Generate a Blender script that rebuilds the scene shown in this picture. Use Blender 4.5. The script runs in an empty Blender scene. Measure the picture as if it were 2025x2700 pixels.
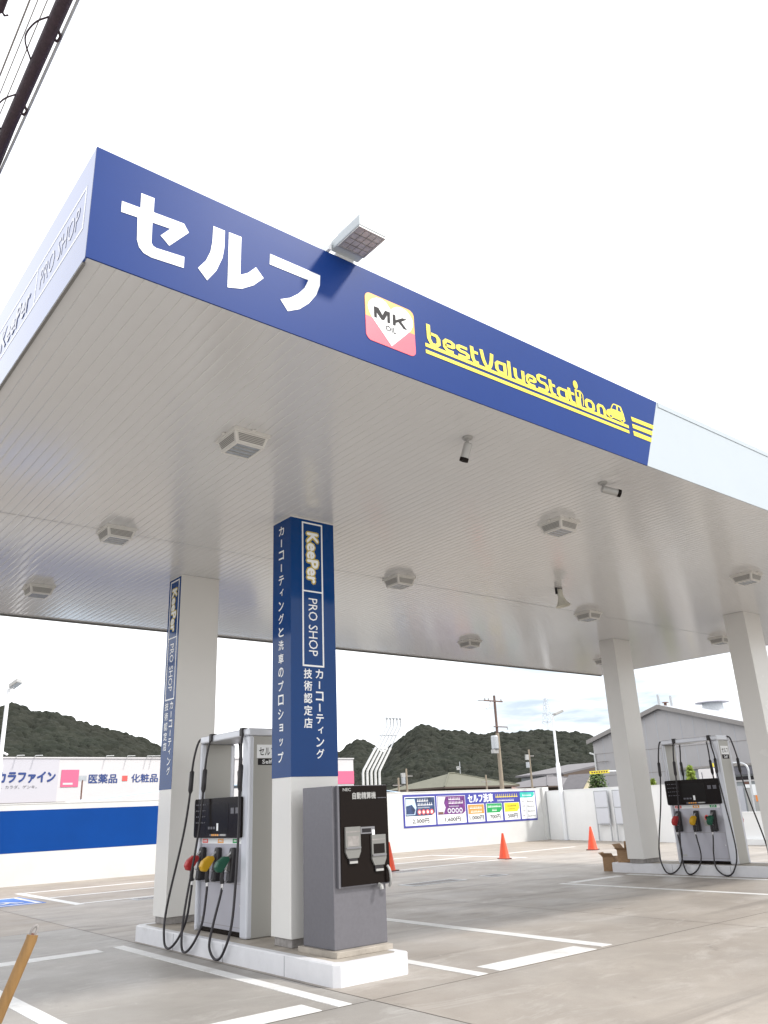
import bpy, bmesh, math, random
from mathutils import Vector, Matrix
from mathutils.geometry import tessellate_polygon
import numpy as np

random.seed(7)
rng = np.random.default_rng(11)
scene = bpy.context.scene
COL = scene.collection

# ------------------------------------------------------------------ camera
cam_d = bpy.data.cameras.new('camera')
cam = bpy.data.objects.new('camera', cam_d)
COL.objects.link(cam)
right = Vector((0.78281475, -0.62090900, -0.04090319))
up = Vector((-0.18455115, -0.29444485, 0.93767964))
back = Vector((-0.59425746, -0.72648072, -0.34508524))
cam.matrix_world = Matrix(((right.x, up.x, back.x, -1.30079), (right.y, up.y, back.y, -4.59461),
                           (right.z, up.z, back.z, 1.55), (0, 0, 0, 1)))
cam_d.sensor_fit = 'VERTICAL'
cam_d.sensor_height = 36.0
cam_d.lens = 28.2246
cam_d.clip_start = 0.05
cam_d.clip_end = 6000
scene.camera = cam

# ------------------------------------------------------------------ light
SUN = Vector((0.25, -0.34, 0.43)).normalized()
SUN_EL = math.asin(SUN.z)
SUN_AZ = math.atan2(SUN.x, SUN.y)
sun_d = bpy.data.lights.new('sun', 'SUN')
sun_d.energy = 1.15
sun_d.angle = math.radians(5.0)
sun_d.color = (1.0, 0.955, 0.9)
sun = bpy.data.objects.new('sun', sun_d)
COL.objects.link(sun)
sun.rotation_euler = SUN.to_track_quat('Z', 'Y').to_euler()
sun.location = (10, -20, 30)

world = bpy.data.worlds.new('World')
scene.world = world
world.use_nodes = True
nt = world.node_tree
nt.nodes.clear()
N = nt.nodes.new
L = nt.links.new
w_out = N('ShaderNodeOutputWorld'); w_bg = N('ShaderNodeBackground')
w_sky = N('ShaderNodeTexSky'); w_sky.sky_type = 'NISHITA'; w_sky.sun_disc = False
w_sky.sun_elevation = SUN_EL; w_sky.sun_rotation = SUN_AZ
w_sky.air_density = 1.0; w_sky.dust_density = 2.0
tc = N('ShaderNodeTexCoord'); mp = N('ShaderNodeMapping')
mp.inputs['Scale'].default_value = (1.6, 1.6, 9.0)
no = N('ShaderNodeTexNoise'); no.inputs['Scale'].default_value = 2.2; no.inputs['Detail'].default_value = 6
no.inputs['Roughness'].default_value = 0.55
cr = N('ShaderNodeValToRGB')
cr.color_ramp.elements[0].position = 0.40; cr.color_ramp.elements[0].color = (2.75, 3.15, 3.6, 1)
cr.color_ramp.elements[1].position = 0.58; cr.color_ramp.elements[1].color = (7.4, 7.4, 7.4, 1)
# the cover thickens to an even bright white overhead; grey bars of cloud stay low
sx_ = N('ShaderNodeSeparateXYZ'); el = N('ShaderNodeMapRange'); el.inputs['From Min'].default_value = 0.16; el.inputs['From Max'].default_value = 0.36
L(tc.outputs['Generated'], sx_.inputs['Vector']); L(sx_.outputs['Z'], el.inputs['Value'])
hi_ = N('ShaderNodeMix'); hi_.data_type = 'RGBA'; hi_.inputs[7].default_value = (7.6, 7.6, 7.65, 1)
azr = N('ShaderNodeMapRange'); azr.inputs['From Min'].default_value = 0.74; azr.inputs['From Max'].default_value = 0.58
L(sx_.outputs['X'], azr.inputs['Value']); mxm = N('ShaderNodeMath'); mxm.operation = 'MAXIMUM'
L(el.outputs['Result'], mxm.inputs[0]); L(azr.outputs['Result'], mxm.inputs[1]); L(mxm.outputs[0], hi_.inputs['Factor']); L(cr.outputs['Color'], hi_.inputs[6])
mx = N('ShaderNodeMix'); mx.data_type = 'RGBA'; mx.inputs['Factor'].default_value = 0.86
L(tc.outputs['Generated'], mp.inputs['Vector']); L(mp.outputs['Vector'], no.inputs['Vector'])
L(no.outputs['Fac'], cr.inputs['Fac'])
L(w_sky.outputs['Color'], mx.inputs[6]); L(hi_.outputs[2], mx.inputs[7])
L(mx.outputs[2], w_bg.inputs['Color'])
w_bg.inputs['Strength'].default_value = 0.09
L(w_bg.outputs['Background'], w_out.inputs['Surface'])

scene.view_settings.view_transform = 'Standard'
scene.view_settings.look = 'None'
scene.view_settings.exposure = 1.56
scene.view_settings.gamma = 1.0
scene.view_settings.use_curve_mapping = False
scene.cycles.max_bounces = 8
scene.cycles.diffuse_bounces = 5
scene.cycles.glossy_bounces = 4
scene.cycles.use_denoising = True

# ------------------------------------------------------------------ materials
def mat(name, col, rough=0.5, metal=0.0, var=0.0, vscale=3.0, bump=0.0, bscale=40.0, spec=0.5, coat=0.0, stretch=(1, 1, 1), emit=0):
    m = bpy.data.materials.new(name)
    m.use_nodes = True
    t = m.node_tree
    b = t.nodes['Principled BSDF']
    b.inputs['Base Color'].default_value = (*col, 1)
    b.inputs['Roughness'].default_value = rough
    b.inputs['Metallic'].default_value = metal
    b.inputs['Specular IOR Level'].default_value = spec
    b.inputs['Coat Weight'].default_value = coat
    b.inputs['Coat Roughness'].default_value = 0.08
    if var or bump:
        g = t.nodes.new('ShaderNodeTexCoord'); p = t.nodes.new('ShaderNodeMapping')
        p.inputs['Scale'].default_value = stretch
        t.links.new(g.outputs['Object'], p.inputs['Vector'])
    if var:
        n = t.nodes.new('ShaderNodeTexNoise'); n.inputs['Scale'].default_value = vscale
        n.inputs['Detail'].default_value = 6; n.inputs['Roughness'].default_value = 0.62
        r = t.nodes.new('ShaderNodeValToRGB')
        lo = [max(0, c * (1 - var)) for c in col]; hi = [min(1, c * (1 + var)) for c in col]
        r.color_ramp.elements[0].position = 0.3; r.color_ramp.elements[0].color = (*lo, 1)
        r.color_ramp.elements[1].position = 0.7; r.color_ramp.elements[1].color = (*hi, 1)
        t.links.new(p.outputs['Vector'], n.inputs['Vector']); t.links.new(n.outputs['Fac'], r.inputs['Fac'])
        t.links.new(r.outputs['Color'], b.inputs['Base Color'])
        q = t.nodes.new('ShaderNodeMath'); q.operation = 'MULTIPLY_ADD'
        q.inputs[1].default_value = 0.08; q.inputs[2].default_value = max(0.0, rough - 0.04)
        t.links.new(n.outputs['Fac'], q.inputs[0]); t.links.new(q.outputs[0], b.inputs['Roughness'])
    if bump:
        n2 = t.nodes.new('ShaderNodeTexNoise'); n2.inputs['Scale'].default_value = bscale; n2.inputs['Detail'].default_value = 4
        bp = t.nodes.new('ShaderNodeBump'); bp.inputs['Strength'].default_value = bump; bp.inputs['Distance'].default_value = 0.02
        t.links.new(p.outputs['Vector'], n2.inputs['Vector']); t.links.new(n2.outputs['Fac'], bp.inputs['Height'])
        t.links.new(bp.outputs['Normal'], b.inputs['Normal'])
    return m

def concrete(name, col, dark, light, tracks):
    """Trowelled concrete: broad blotches, fine grain, pale wash marks and tyre tracks along x."""
    m = bpy.data.materials.new(name); m.use_nodes = True
    t = m.node_tree; b = t.nodes['Principled BSDF']; nn = t.nodes.new; ln = t.links.new
    g = nn('ShaderNodeTexCoord')
    def noise(sc, det, ro, st=(1, 1, 1), dist=0.0):
        p = nn('ShaderNodeMapping'); p.inputs['Scale'].default_value = st
        n = nn('ShaderNodeTexNoise'); n.inputs['Scale'].default_value = sc; n.inputs['Detail'].default_value = det
        n.inputs['Roughness'].default_value = ro; n.inputs['Distortion'].default_value = dist
        ln(g.outputs['Object'], p.inputs['Vector']); ln(p.outputs['Vector'], n.inputs['Vector'])
        return n.outputs['Fac']
    def ramp(src, a, bq):
        r = nn('ShaderNodeMapRange'); r.inputs['From Min'].default_value = a; r.inputs['From Max'].default_value = bq
        ln(src, r.inputs['Value']); return r.outputs['Result']
    def mix(f, a, c):
        k = nn('ShaderNodeMix'); k.data_type = 'RGBA'
        ln(f, k.inputs['Factor'])
        for s, v in ((6, a), (7, c)):
            if isinstance(v, tuple): k.inputs[s].default_value = (*v, 1)
            else: ln(v, k.inputs[s])
        return k.outputs[2]
    def scale(src, v):
        k = nn('ShaderNodeMath'); k.operation = 'MULTIPLY'; k.inputs[1].default_value = v; ln(src, k.inputs[0]); return k.outputs[0]
    c = mix(ramp(noise(0.55, 5, 0.6, dist=0.4), 0.35, 0.68), dark, col)
    c = mix(scale(ramp(noise(0.8, 6, 0.7, (1, 2.6, 1), 0.8), 0.53, 0.70), 0.75), c, light)
    c = mix(scale(ramp(noise(3.2, 6, 0.75), 0.48, 0.75), 0.55), c, dark)
    c = mix(scale(ramp(noise(0.23, 5, 0.65, (1, 1.8, 1), 0.6), 0.50, 0.66), 0.55), c, dark)
    if tracks:
        c = mix(scale(ramp(noise(0.42, 4, 0.6, (0.22, 3.4, 1), 1.2), 0.54, 0.66), 0.5), c, tuple(v * 0.62 for v in dark))
        # tyre tracks sweeping between the islands: two pairs of worn arcs
        for cx, cy, rad in ((6.0, -14.0, 21.4), (6.0, -14.0, 22.9), (13.0, 20.0, 14.2), (13.0, 20.0, 15.7)):
            vs = nn('ShaderNodeVectorMath'); vs.operation = 'DISTANCE'; vs.inputs[1].default_value = (cx, cy, 0); ln(g.outputs['Object'], vs.inputs[0])
            a1 = nn('ShaderNodeMath'); a1.operation = 'SUBTRACT'; a1.inputs[1].default_value = rad; ln(vs.outputs['Value'], a1.inputs[0])
            a2 = nn('ShaderNodeMath'); a2.operation = 'ABSOLUTE'; ln(a1.outputs[0], a2.inputs[0])
            a3 = nn('ShaderNodeMath'); a3.operation = 'MULTIPLY'; ln(ramp(a2.outputs[0], 0.16, 0.05), a3.inputs[0]); ln(ramp(noise(0.9, 5, 0.7, (1, 1, 1), 0.5), 0.42, 0.62), a3.inputs[1])
            c = mix(scale(a3.outputs[0], 0.55), c, tuple(v * 0.55 for v in dark))
    c = mix(scale(ramp(noise(11, 5, 0.75), 0.52, 0.74), 0.35), c, dark)
    c = mix(scale(ramp(noise(1.7, 7, 0.8, (1, 1, 1), 0.3), 0.62, 0.70), 0.6), c, tuple(v * 0.55 for v in dark))
    c = mix(scale(ramp(noise(2.1, 7, 0.8, (1.3, 0.7, 1), 1.5), 0.62, 0.72), 0.6), c, tuple(min(1, v * 1.15) for v in light))
    gr = noise(60, 3, 0.6)
    c = mix(scale(ramp(gr, 0.45, 0.8), 0.25), c, tuple(v * 0.7 for v in dark))
    ln(c, b.inputs['Base Color'])
    b.inputs['Roughness'].default_value = 0.62
    ln(ramp(noise(0.9, 4, 0.6), -0.6, 1.5), b.inputs['Roughness'])
    bp = nn('ShaderNodeBump'); bp.inputs['Strength'].default_value = 0.25; bp.inputs['Distance'].default_value = 0.006
    ln(gr, bp.inputs['Height']); ln(bp.outputs['Normal'], b.inputs['Normal'])
    return m

M = {}
M['conc_a'] = concrete('concrete_brown', (0.375, 0.338, 0.296), (0.265, 0.236, 0.205), (0.46, 0.432, 0.40), True)
M['conc_b'] = concrete('concrete_pale', (0.365, 0.345, 0.32), (0.25, 0.235, 0.215), (0.46, 0.445, 0.425), False)
M['conc_c'] = concrete('concrete_tan', (0.35, 0.30, 0.248), (0.26, 0.222, 0.182), (0.43, 0.39, 0.34), False)
M['asphalt'] = mat('asphalt', (0.06, 0.06, 0.06), 0.85, var=0.3, vscale=0.4, bump=0.4, bscale=30)
M['joint'] = mat('joint', (0.12, 0.11, 0.10), 0.9)
M['paint'] = mat('road_paint', (0.66, 0.665, 0.66), 0.6, var=0.06, vscale=9)
def wear(m, col, scale, lo, hi, amount):
    t = m.node_tree; b = t.nodes['Principled BSDF']; nn = t.nodes.new; ln = t.links.new
    src = b.inputs['Base Color'].links[0].from_socket
    g = nn('ShaderNodeTexCoord'); n = nn('ShaderNodeTexNoise'); n.inputs['Scale'].default_value = scale; n.inputs['Detail'].default_value = 8; n.inputs['Roughness'].default_value = 0.72
    mr = nn('ShaderNodeMapRange'); mr.inputs['From Min'].default_value = lo; mr.inputs['From Max'].default_value = hi; mr.inputs['To Max'].default_value = amount
    k = nn('ShaderNodeMix'); k.data_type = 'RGBA'
    ln(g.outputs['Object'], n.inputs['Vector']); ln(n.outputs['Fac'], mr.inputs['Value']); ln(mr.outputs['Result'], k.inputs['Factor'])
    ln(src, k.inputs[6]); k.inputs[7].default_value = (*col, 1); ln(k.outputs[2], b.inputs['Base Color'])
wear(M['paint'], (0.36, 0.34, 0.315), 2.3, 0.53, 0.72, 0.55)
M['bluepaint'] = mat('blue_road_paint', (0.05, 0.16, 0.52), 0.6, var=0.15, vscale=9)
M['kerb'] = mat('kerb_white', (0.64, 0.645, 0.67), 0.5, var=0.05, vscale=5, bump=0.06, bscale=40)
wear(M['kerb'], (0.42, 0.40, 0.37), 3.1, 0.57, 0.72, 0.40)
M['islandtop'] = mat('island_concrete', (0.36, 0.325, 0.28), 0.75, var=0.25, vscale=4, bump=0.3, bscale=60)
M['soffit'] = mat('soffit_white', (0.635, 0.636, 0.638), 0.13, spec=1.0)
M['soffit_gap'] = mat('soffit_gap', (0.18, 0.175, 0.165), 0.6)
M['fascia_blue'] = mat('fascia_blue', (0.009, 0.038, 0.185), 0.40, var=0.04, vscale=0.9, spec=0.10)
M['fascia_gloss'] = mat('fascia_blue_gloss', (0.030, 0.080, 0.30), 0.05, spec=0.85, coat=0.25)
M['white_panel'] = mat('white_panel', (0.39, 0.44, 0.475), 0.4, var=0.03, vscale=0.7)
M['letter_faint'] = mat('letter_faint', (0.30, 0.32, 0.44), 0.06, spec=0.85, coat=0.25)
M['letter_white'] = mat('letter_white', (0.84, 0.86, 0.87), 0.35)
M['yellow'] = mat('sign_yellow', (0.80, 0.66, 0.03), 0.4)
M['orange'] = mat('logo_orange', (0.85, 0.36, 0.05), 0.4)
M['red'] = mat('logo_red', (0.80, 0.07, 0.12), 0.4)
M['ink'] = mat('ink', (0.02, 0.018, 0.02), 0.6, spec=0.2)
M['ink_grey'] = mat('ink_grey', (0.13, 0.13, 0.15), 0.5, spec=0.3)
M['column'] = mat('column_cream', (0.67, 0.665, 0.645), 0.26, var=0.02, vscale=0.7)
M['plinth'] = mat('column_plinth', (0.26, 0.245, 0.235), 0.6, var=0.25, vscale=14)
M['wrap'] = mat('wrap_navy', (0.0, 0.042, 0.18), 0.08, spec=0.20)
M['gold'] = mat('wrap_gold', (0.50, 0.40, 0.06), 0.4)
M['kiosk'] = mat('kiosk_grey', (0.15, 0.148, 0.165), 0.38, metal=0.35, var=0.06, vscale=30)
M['unit_grey'] = mat('unit_grey', (0.20, 0.20, 0.19), 0.4, metal=0.2)
M['kiosk_light'] = mat('kiosk_trim', (0.20, 0.20, 0.215), 0.35, metal=0.3)
M['gloss_black'] = mat('gloss_black', (0.010, 0.007, 0.006), 0.2, spec=0.10)
M['black'] = mat('black_plastic', (0.014, 0.012, 0.014), 0.45, var=0.2, vscale=20)
M['rubber'] = mat('hose_rubber', (0.016, 0.013, 0.016), 0.5)
M['metal'] = mat('bare_metal', (0.62, 0.62, 0.63), 0.28, metal=0.9, var=0.1, vscale=40)
M['silver'] = mat('silver_plastic', (0.40, 0.40, 0.39), 0.4, metal=0.3)
M['screen'] = mat('dark_screen', (0.016, 0.014, 0.013), 0.18, spec=0.08)
M['pump_panel'] = mat('pump_panel', (0.44, 0.44, 0.49), 0.30, metal=0.25)
M['pump_side'] = mat('pump_side', (0.37, 0.365, 0.34), 0.4, metal=0.2)
M['pump_post'] = mat('pump_post', (0.60, 0.62, 0.67), 0.28, metal=0.2)
M['noz_red'] = mat('nozzle_red', (0.40, 0.025, 0.025), 0.45)
M['noz_yellow'] = mat('nozzle_yellow', (0.55, 0.32, 0.01), 0.45)
M['noz_green'] = mat('nozzle_green', (0.004, 0.075, 0.04), 0.45)
M['cone'] = mat('cone_orange', (0.80, 0.085, 0.03), 0.5, var=0.08, vscale=8)
M['cone_base'] = mat('cone_base', (0.10, 0.05, 0.04), 0.8, var=0.2, vscale=10)
M['card'] = mat('cardboard', (0.30, 0.19, 0.105), 0.85, var=0.15, vscale=12, stretch=(1, 1, 6))
M['wall_white_lit'] = mat('wall_white_lit', (0.80, 0.81, 0.81), 0.7, var=0.04, vscale=0.8)  # white wall colour lightened to make up for shade on the angled wall
M['wall_white'] = mat('wall_white', (0.61, 0.615, 0.605), 0.7, var=0.06, vscale=0.8, bump=0.1, bscale=30)
M['wall_grey'] = mat('wall_grey', (0.60, 0.60, 0.58), 0.75, var=0.06, vscale=1.2)
M['wall_blue'] = mat('wall_blue', (0.0, 0.047, 0.24), 0.6, spec=0.15, var=0.08, vscale=0.7)
M['galv'] = mat('galvanised', (0.46, 0.48, 0.50), 0.4, metal=0.6, var=0.12, vscale=12)
M['pipe_white'] = mat('pipe_white', (0.58, 0.59, 0.58), 0.4, var=0.05, vscale=5)
M['lamp_pole'] = mat('pole_white', (0.76, 0.78, 0.80), 0.4)
M['louver'] = mat('louver_dark', (0.26, 0.255, 0.245), 0.5)
M['lightbody'] = mat('light_body', (0.66, 0.65, 0.62), 0.35)
M['lens'] = mat('lamp_lens', (0.30, 0.33, 0.37), 0.15, var=0.35, vscale=22, stretch=(1, 4, 1))
M['flood_body'] = mat('floodlight_body', (0.46, 0.50, 0.52), 0.4)
M['lens2'] = mat('floodlight_lens', (0.44, 0.42, 0.43), 0.25, var=0.25, vscale=16)
M['ivory'] = mat('speaker_ivory', (0.56, 0.55, 0.48), 0.45)
M['cable'] = mat('cable_sheath', (0.035, 0.018, 0.028), 0.6, var=0.3, vscale=30)
M['wood'] = mat('stake_ochre', (0.21, 0.115, 0.035), 0.6, var=0.25, vscale=18, stretch=(1, 1, 0.15), bump=0.3, bscale=60)
M['pole_conc'] = mat('pole_concrete', (0.30, 0.25, 0.19), 0.85, var=0.15, vscale=3, stretch=(4, 4, 0.4))
M['pole_top'] = mat('pole_top_brown', (0.14, 0.09, 0.075), 0.8, var=0.2, vscale=5)
M['roof_olive'] = mat('roof_olive', (0.13, 0.13, 0.095), 0.8, var=0.15, vscale=3, stretch=(0.4, 0.4, 6))
M['roof_slate'] = mat('roof_slate', (0.15, 0.143, 0.15), 0.8, var=0.15, vscale=3, stretch=(0.4, 0.4, 6))
M['house_dark'] = mat('house_wall_dark', (0.10, 0.075, 0.06), 0.85)
M['house_cream'] = mat('house_wall_cream', (0.58, 0.52, 0.36), 0.8)
M['house_grey'] = mat('house_wall_grey', (0.26, 0.28, 0.29), 0.8)
M['store_pink'] = mat('store_pink', (0.66, 0.13, 0.24), 0.6)
M['store_white'] = mat('store_white', (0.60, 0.585, 0.59), 0.6, var=0.03, vscale=0.5)
M['store_shade'] = mat('store_grey_white', (0.52, 0.51, 0.55), 0.6)
M['navy_text'] = mat('navy_text', (0.02, 0.05, 0.20), 0.5)
M['arch'] = mat('pale_blue_sheet', (0.52, 0.68, 0.84), 0.35)
M['sign_blue'] = mat('banner_blue', (0.045, 0.05, 0.30), 0.45)
M['teal'] = mat('banner_teal', (0.03, 0.48, 0.40), 0.5)
M['bgreen'] = mat('banner_green', (0.01, 0.32, 0.08), 0.5)
M['borange'] = mat('banner_orange', (0.85, 0.27, 0.05), 0.5)
M['purple'] = mat('banner_purple', (0.13, 0.025, 0.17), 0.5, var=0.5, vscale=5)
M['navyimg'] = mat('banner_night', (0.025, 0.05, 0.13), 0.5, var=0.6, vscale=4)
M['redimg'] = mat('banner_red', (0.75, 0.10, 0.09), 0.5)
M['cool'] = mat('banner_pale', (0.60, 0.62, 0.67), 0.5)
M['glass_dark'] = mat('window_dark', (0.04, 0.045, 0.06), 0.08)
M['glass_light'] = mat('window_pale', (0.45, 0.46, 0.50), 0.1)
M['brown'] = mat('brown_paint', (0.16, 0.08, 0.06), 0.6)
M['steel_pylon'] = mat('pylon_steel', (0.62, 0.66, 0.72), 0.6)
M['leaf_green'] = mat('leaf_green', (0.07, 0.12, 0.025), 0.6, var=0.5, vscale=6)
M['leaf_lime'] = mat('leaf_lime', (0.20, 0.27, 0.03), 0.6, var=0.4, vscale=6)
M['bark'] = mat('bark', (0.10, 0.07, 0.05), 0.9)

def cladding(name, col, pitch):
    m = mat(name, col, 0.55, metal=0.1)
    t = m.node_tree; b = t.nodes['Principled BSDF']
    g = t.nodes.new('ShaderNodeTexCoord')
    wv = t.nodes.new('ShaderNodeTexWave'); wv.wave_type = 'BANDS'; wv.bands_direction = 'DIAGONAL'
    p = t.nodes.new('ShaderNodeMapping'); p.inputs['Scale'].default_value = (1, 1, 0)
    wv.inputs['Scale'].default_value = 1.0 / pitch; wv.inputs['Distortion'].default_value = 0
    t.links.new(g.outputs['Object'], p.inputs['Vector']); t.links.new(p.outputs['Vector'], wv.inputs['Vector'])
    bp = t.nodes.new('ShaderNodeBump'); bp.inputs['Strength'].default_value = 0.6; bp.inputs['Distance'].default_value = 0.03
    t.links.new(wv.outputs['Fac'], bp.inputs['Height']); t.links.new(bp.outputs['Normal'], b.inputs['Normal'])
    n = t.nodes.new('ShaderNodeTexNoise'); n.inputs['Scale'].default_value = 0.5; n.inputs['Detail'].default_value = 5
    r = t.nodes.new('ShaderNodeValToRGB')
    r.color_ramp.elements[0].color = (*[c * 0.88 for c in col], 1); r.color_ramp.elements[1].color = (*[c * 1.1 for c in col], 1)
    t.links.new(g.outputs['Object'], n.inputs['Vector']); t.links.new(n.outputs['Fac'], r.inputs['Fac'])
    t.links.new(r.outputs['Color'], b.inputs['Base Color'])
    return m
M['clad'] = cladding('warehouse_cladding', (0.38, 0.37, 0.375), 1.1)
M['clad_roof'] = cladding('warehouse_roof', (0.40, 0.42, 0.45), 1.0)

def forest_mat():
    m = bpy.data.materials.new('forest'); m.use_nodes = True
    t = m.node_tree; b = t.nodes['Principled BSDF']; nn = t.nodes.new; ln = t.links.new
    g = nn('ShaderNodeTexCoord')
    v = nn('ShaderNodeTexVoronoi'); v.inputs['Scale'].default_value = 0.2
    n = nn('ShaderNodeTexNoise'); n.inputs['Scale'].default_value = 0.03; n.inputs['Detail'].default_value = 5
    r1 = nn('ShaderNodeValToRGB')
    e = r1.color_ramp.elements
    e[0].position = 0.0; e[0].color = (0.018, 0.021, 0.016, 1)
    e[1].position = 1.0; e[1].color = (0.031, 0.034, 0.026, 1)
    k = e.new(0.5); k.color = (0.024, 0.028, 0.021, 1)
    sep = nn('ShaderNodeSeparateColor')
    ln(g.outputs['Object'], v.inputs['Vector']); ln(g.outputs['Object'], n.inputs['Vector'])
    ln(v.outputs['Color'], sep.inputs['Color']); ln(sep.outputs['Red'], r1.inputs['Fac'])
    mixn = nn('ShaderNodeMix'); mixn.data_type = 'RGBA'
    mr = nn('ShaderNodeMapRange'); mr.inputs['From Min'].default_value = 0.4; mr.inputs['From Max'].default_value = 0.65
    mr.inputs['To Max'].default_value = 0.55
    ln(n.outputs['Fac'], mr.inputs['Value']); ln(mr.outputs['Result'], mixn.inputs['Factor'])
    ln(r1.outputs['Color'], mixn.inputs[6]); mixn.inputs[7].default_value = (0.029, 0.029, 0.023, 1)
    ln(mixn.outputs[2], b.inputs['Base Color'])
    b.inputs['Roughness'].default_value = 0.9; b.inputs['Specular IOR Level'].default_value = 0.1
    n3 = nn('ShaderNodeTexNoise'); n3.inputs['Scale'].default_value = 0.9; n3.inputs['Detail'].default_value = 4
    bp = nn('ShaderNodeBump'); bp.inputs['Strength'].default_value = 0.35; bp.inputs['Distance'].default_value = 0.6
    ln(g.outputs['Object'], n3.inputs['Vector']); ln(n3.outputs['Fac'], bp.inputs['Height']); ln(bp.outputs['Normal'], b.inputs['Normal'])
    return m
M['forest'] = forest_mat()

# ------------------------------------------------------------------ mesh helpers
class MB:
    """Collects faces (with a material each) and links them as ONE mesh object."""
    def __init__(self):
        self.v = []; self.f = []; self.m = []; self.mats = []
    def mi(self, k):
        if k not in self.mats: self.mats.append(k)
        return self.mats.index(k)
    def add(self, vs, fs, k):
        o = len(self.v); i = self.mi(k)
        self.v += [tuple(p) for p in vs]
        for f in fs:
            self.f.append([o + a for a in f]); self.m.append(i)
    def box(self, a, b, k):
        (x0, y0, z0), (x1, y1, z1) = a, b
        self.add([(x0, y0, z0), (x1, y0, z0), (x1, y1, z0), (x0, y1, z0), (x0, y0, z1), (x1, y0, z1), (x1, y1, z1), (x0, y1, z1)],
                 [(0, 3, 2, 1), (4, 5, 6, 7), (0, 1, 5, 4), (1, 2, 6, 5), (2, 3, 7, 6), (3, 0, 4, 7)], k)
    def hexa(self, p, k):
        self.add(p, [(0, 3, 2, 1), (4, 5, 6, 7), (0, 1, 5, 4), (1, 2, 6, 5), (2, 3, 7, 6), (3, 0, 4, 7)], k)
    def quad(self, a, b, c, d, k): self.add([a, b, c, d], [(0, 1, 2, 3)], k)
    def tube(self, pts, r, k, n=8, r1=None, closed=False):
        pts = [Vector(p) for p in pts]; m = len(pts); vs = []
        t0 = None; nrm = None
        for i, p in enumerate(pts):
            a = pts[i - 1] if (i or closed) else p; b = pts[(i + 1) % m] if (i < m - 1 or closed) else p
            t = (b - a).normalized()
            if nrm is None:
                nrm = t.orthogonal().normalized()
            else:
                nrm = (nrm - t * nrm.dot(t)).normalized()
            bi = t.cross(nrm)
            rr = r if r1 is None else r + (r1 - r) * i / (m - 1)
            for j in range(n):
                an = 2 * math.pi * j / n
                vs.append(p + (nrm * math.cos(an) + bi * math.sin(an)) * rr)
        fs = []
        for i in range(m if closed else m - 1):
            for j in range(n):
                q = (i + 1) % m
                fs.append((i * n + j, i * n + (j + 1) % n, q * n + (j + 1) % n, q * n + j))
        if not closed:
            fs.append(tuple(range(n))[::-1]); fs.append(tuple(range((m - 1) * n, m * n)))
        self.add(vs, fs, k)
    def lathe(self, prof, o, axis, k, n=20, cap=True):
        """prof: (radius, distance along axis) pairs."""
        o = Vector(o); ax = Vector(axis).normalized(); u = ax.orthogonal().normalized(); w = ax.cross(u); vs = []
        for r, h in prof:
            for j in range(n):
                an = 2 * math.pi * j / n
                vs.append(o + ax * h + (u * math.cos(an) + w * math.sin(an)) * r)
        fs = []
        for i in range(len(prof) - 1):
            for j in range(n):
                fs.append((i * n + j, i * n + (j + 1) % n, (i + 1) * n + (j + 1) % n, (i + 1) * n + j))
        if cap:
            fs.append(tuple(range(n))[::-1]); fs.append(tuple(range((len(prof) - 1) * n, len(prof) * n)))
        self.add(vs, fs, k)
    def poly(self, pts, fn, k, t=0.002, d=0.0):
        """flat outline pts (2-D) placed by fn(u, v, height above the carrying face)."""
        area = sum(pts[i - 1][0] * pts[i][1] - pts[i][0] * pts[i - 1][1] for i in range(len(pts)))
        if area < 0: pts = pts[::-1]
        n = len(pts)
        tri = tessellate_polygon([[Vector((p[0], p[1], 0)) for p in pts]])
        top = [fn(p[0], p[1], d + t) for p in pts]; bot = [fn(p[0], p[1], d) for p in pts]
        fs = []
        for a, b, c in tri:
            s = (pts[b][0] - pts[a][0]) * (pts[c][1] - pts[a][1]) - (pts[c][0] - pts[a][0]) * (pts[b][1] - pts[a][1])
            fs.append((a, b, c) if s > 0 else (a, c, b))
        for i in range(n):
            j = (i + 1) % n
            fs.append((n + i, n + j, j, i))
        self.add(top + bot, fs, k)
    def rect(self, u0, v0, u1, v1, fn, k, t=0.002, d=0.0):
        self.poly([(u0, v0), (u1, v0), (u1, v1), (u0, v1)], fn, k, t, d)
    def frame(self, u0, v0, u1, v1, w, fn, k, t=0.002, d=0.0):
        for q in ((u0, v0, u1, v0 + w), (u0, v1 - w, u1, v1), (u0, v0 + w, u0 + w, v1 - w), (u1 - w, v0 + w, u1, v1 - w)):
            self.rect(*q, fn, k, t, d)
    def ribbon(self, pts, w, fn, k, t=0.002, d=0.0):
        """a stroke of width w along a 2-D polyline, mitred at its bends."""
        P = [Vector((p[0], p[1])) for p in pts]; n = len(P)
        closed = (P[0] - P[-1]).length < 1e-4 and n > 3
        if closed: P = P[:-1]; n -= 1
        lf, rt = [], []
        for i in range(n):
            a = P[i - 1] if (i or closed) else None; b = P[(i + 1) % n] if (i < n - 1 or closed) else None
            d1 = (P[i] - a).normalized() if a is not None else None; d2 = (b - P[i]).normalized() if b is not None else None
            if d1 is None: d1 = d2
            if d2 is None: d2 = d1
            n1 = Vector((-d1.y, d1.x)); n2 = Vector((-d2.y, d2.x)); mm = (n1 + n2)
            mm = mm.normalized() if mm.length > 1e-6 else n1
            ml = (w / 2) / max(0.5, mm.dot(n1))
            lf.append(P[i] + mm * ml); rt.append(P[i] - mm * ml)
        for i in range(n if closed else n - 1):
            j = (i + 1) % n
            self.add([fn(q.x, q.y, d + t) for q in (rt[i], rt[j], lf[j], lf[i])], [(0, 1, 2, 3)], k)
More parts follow.
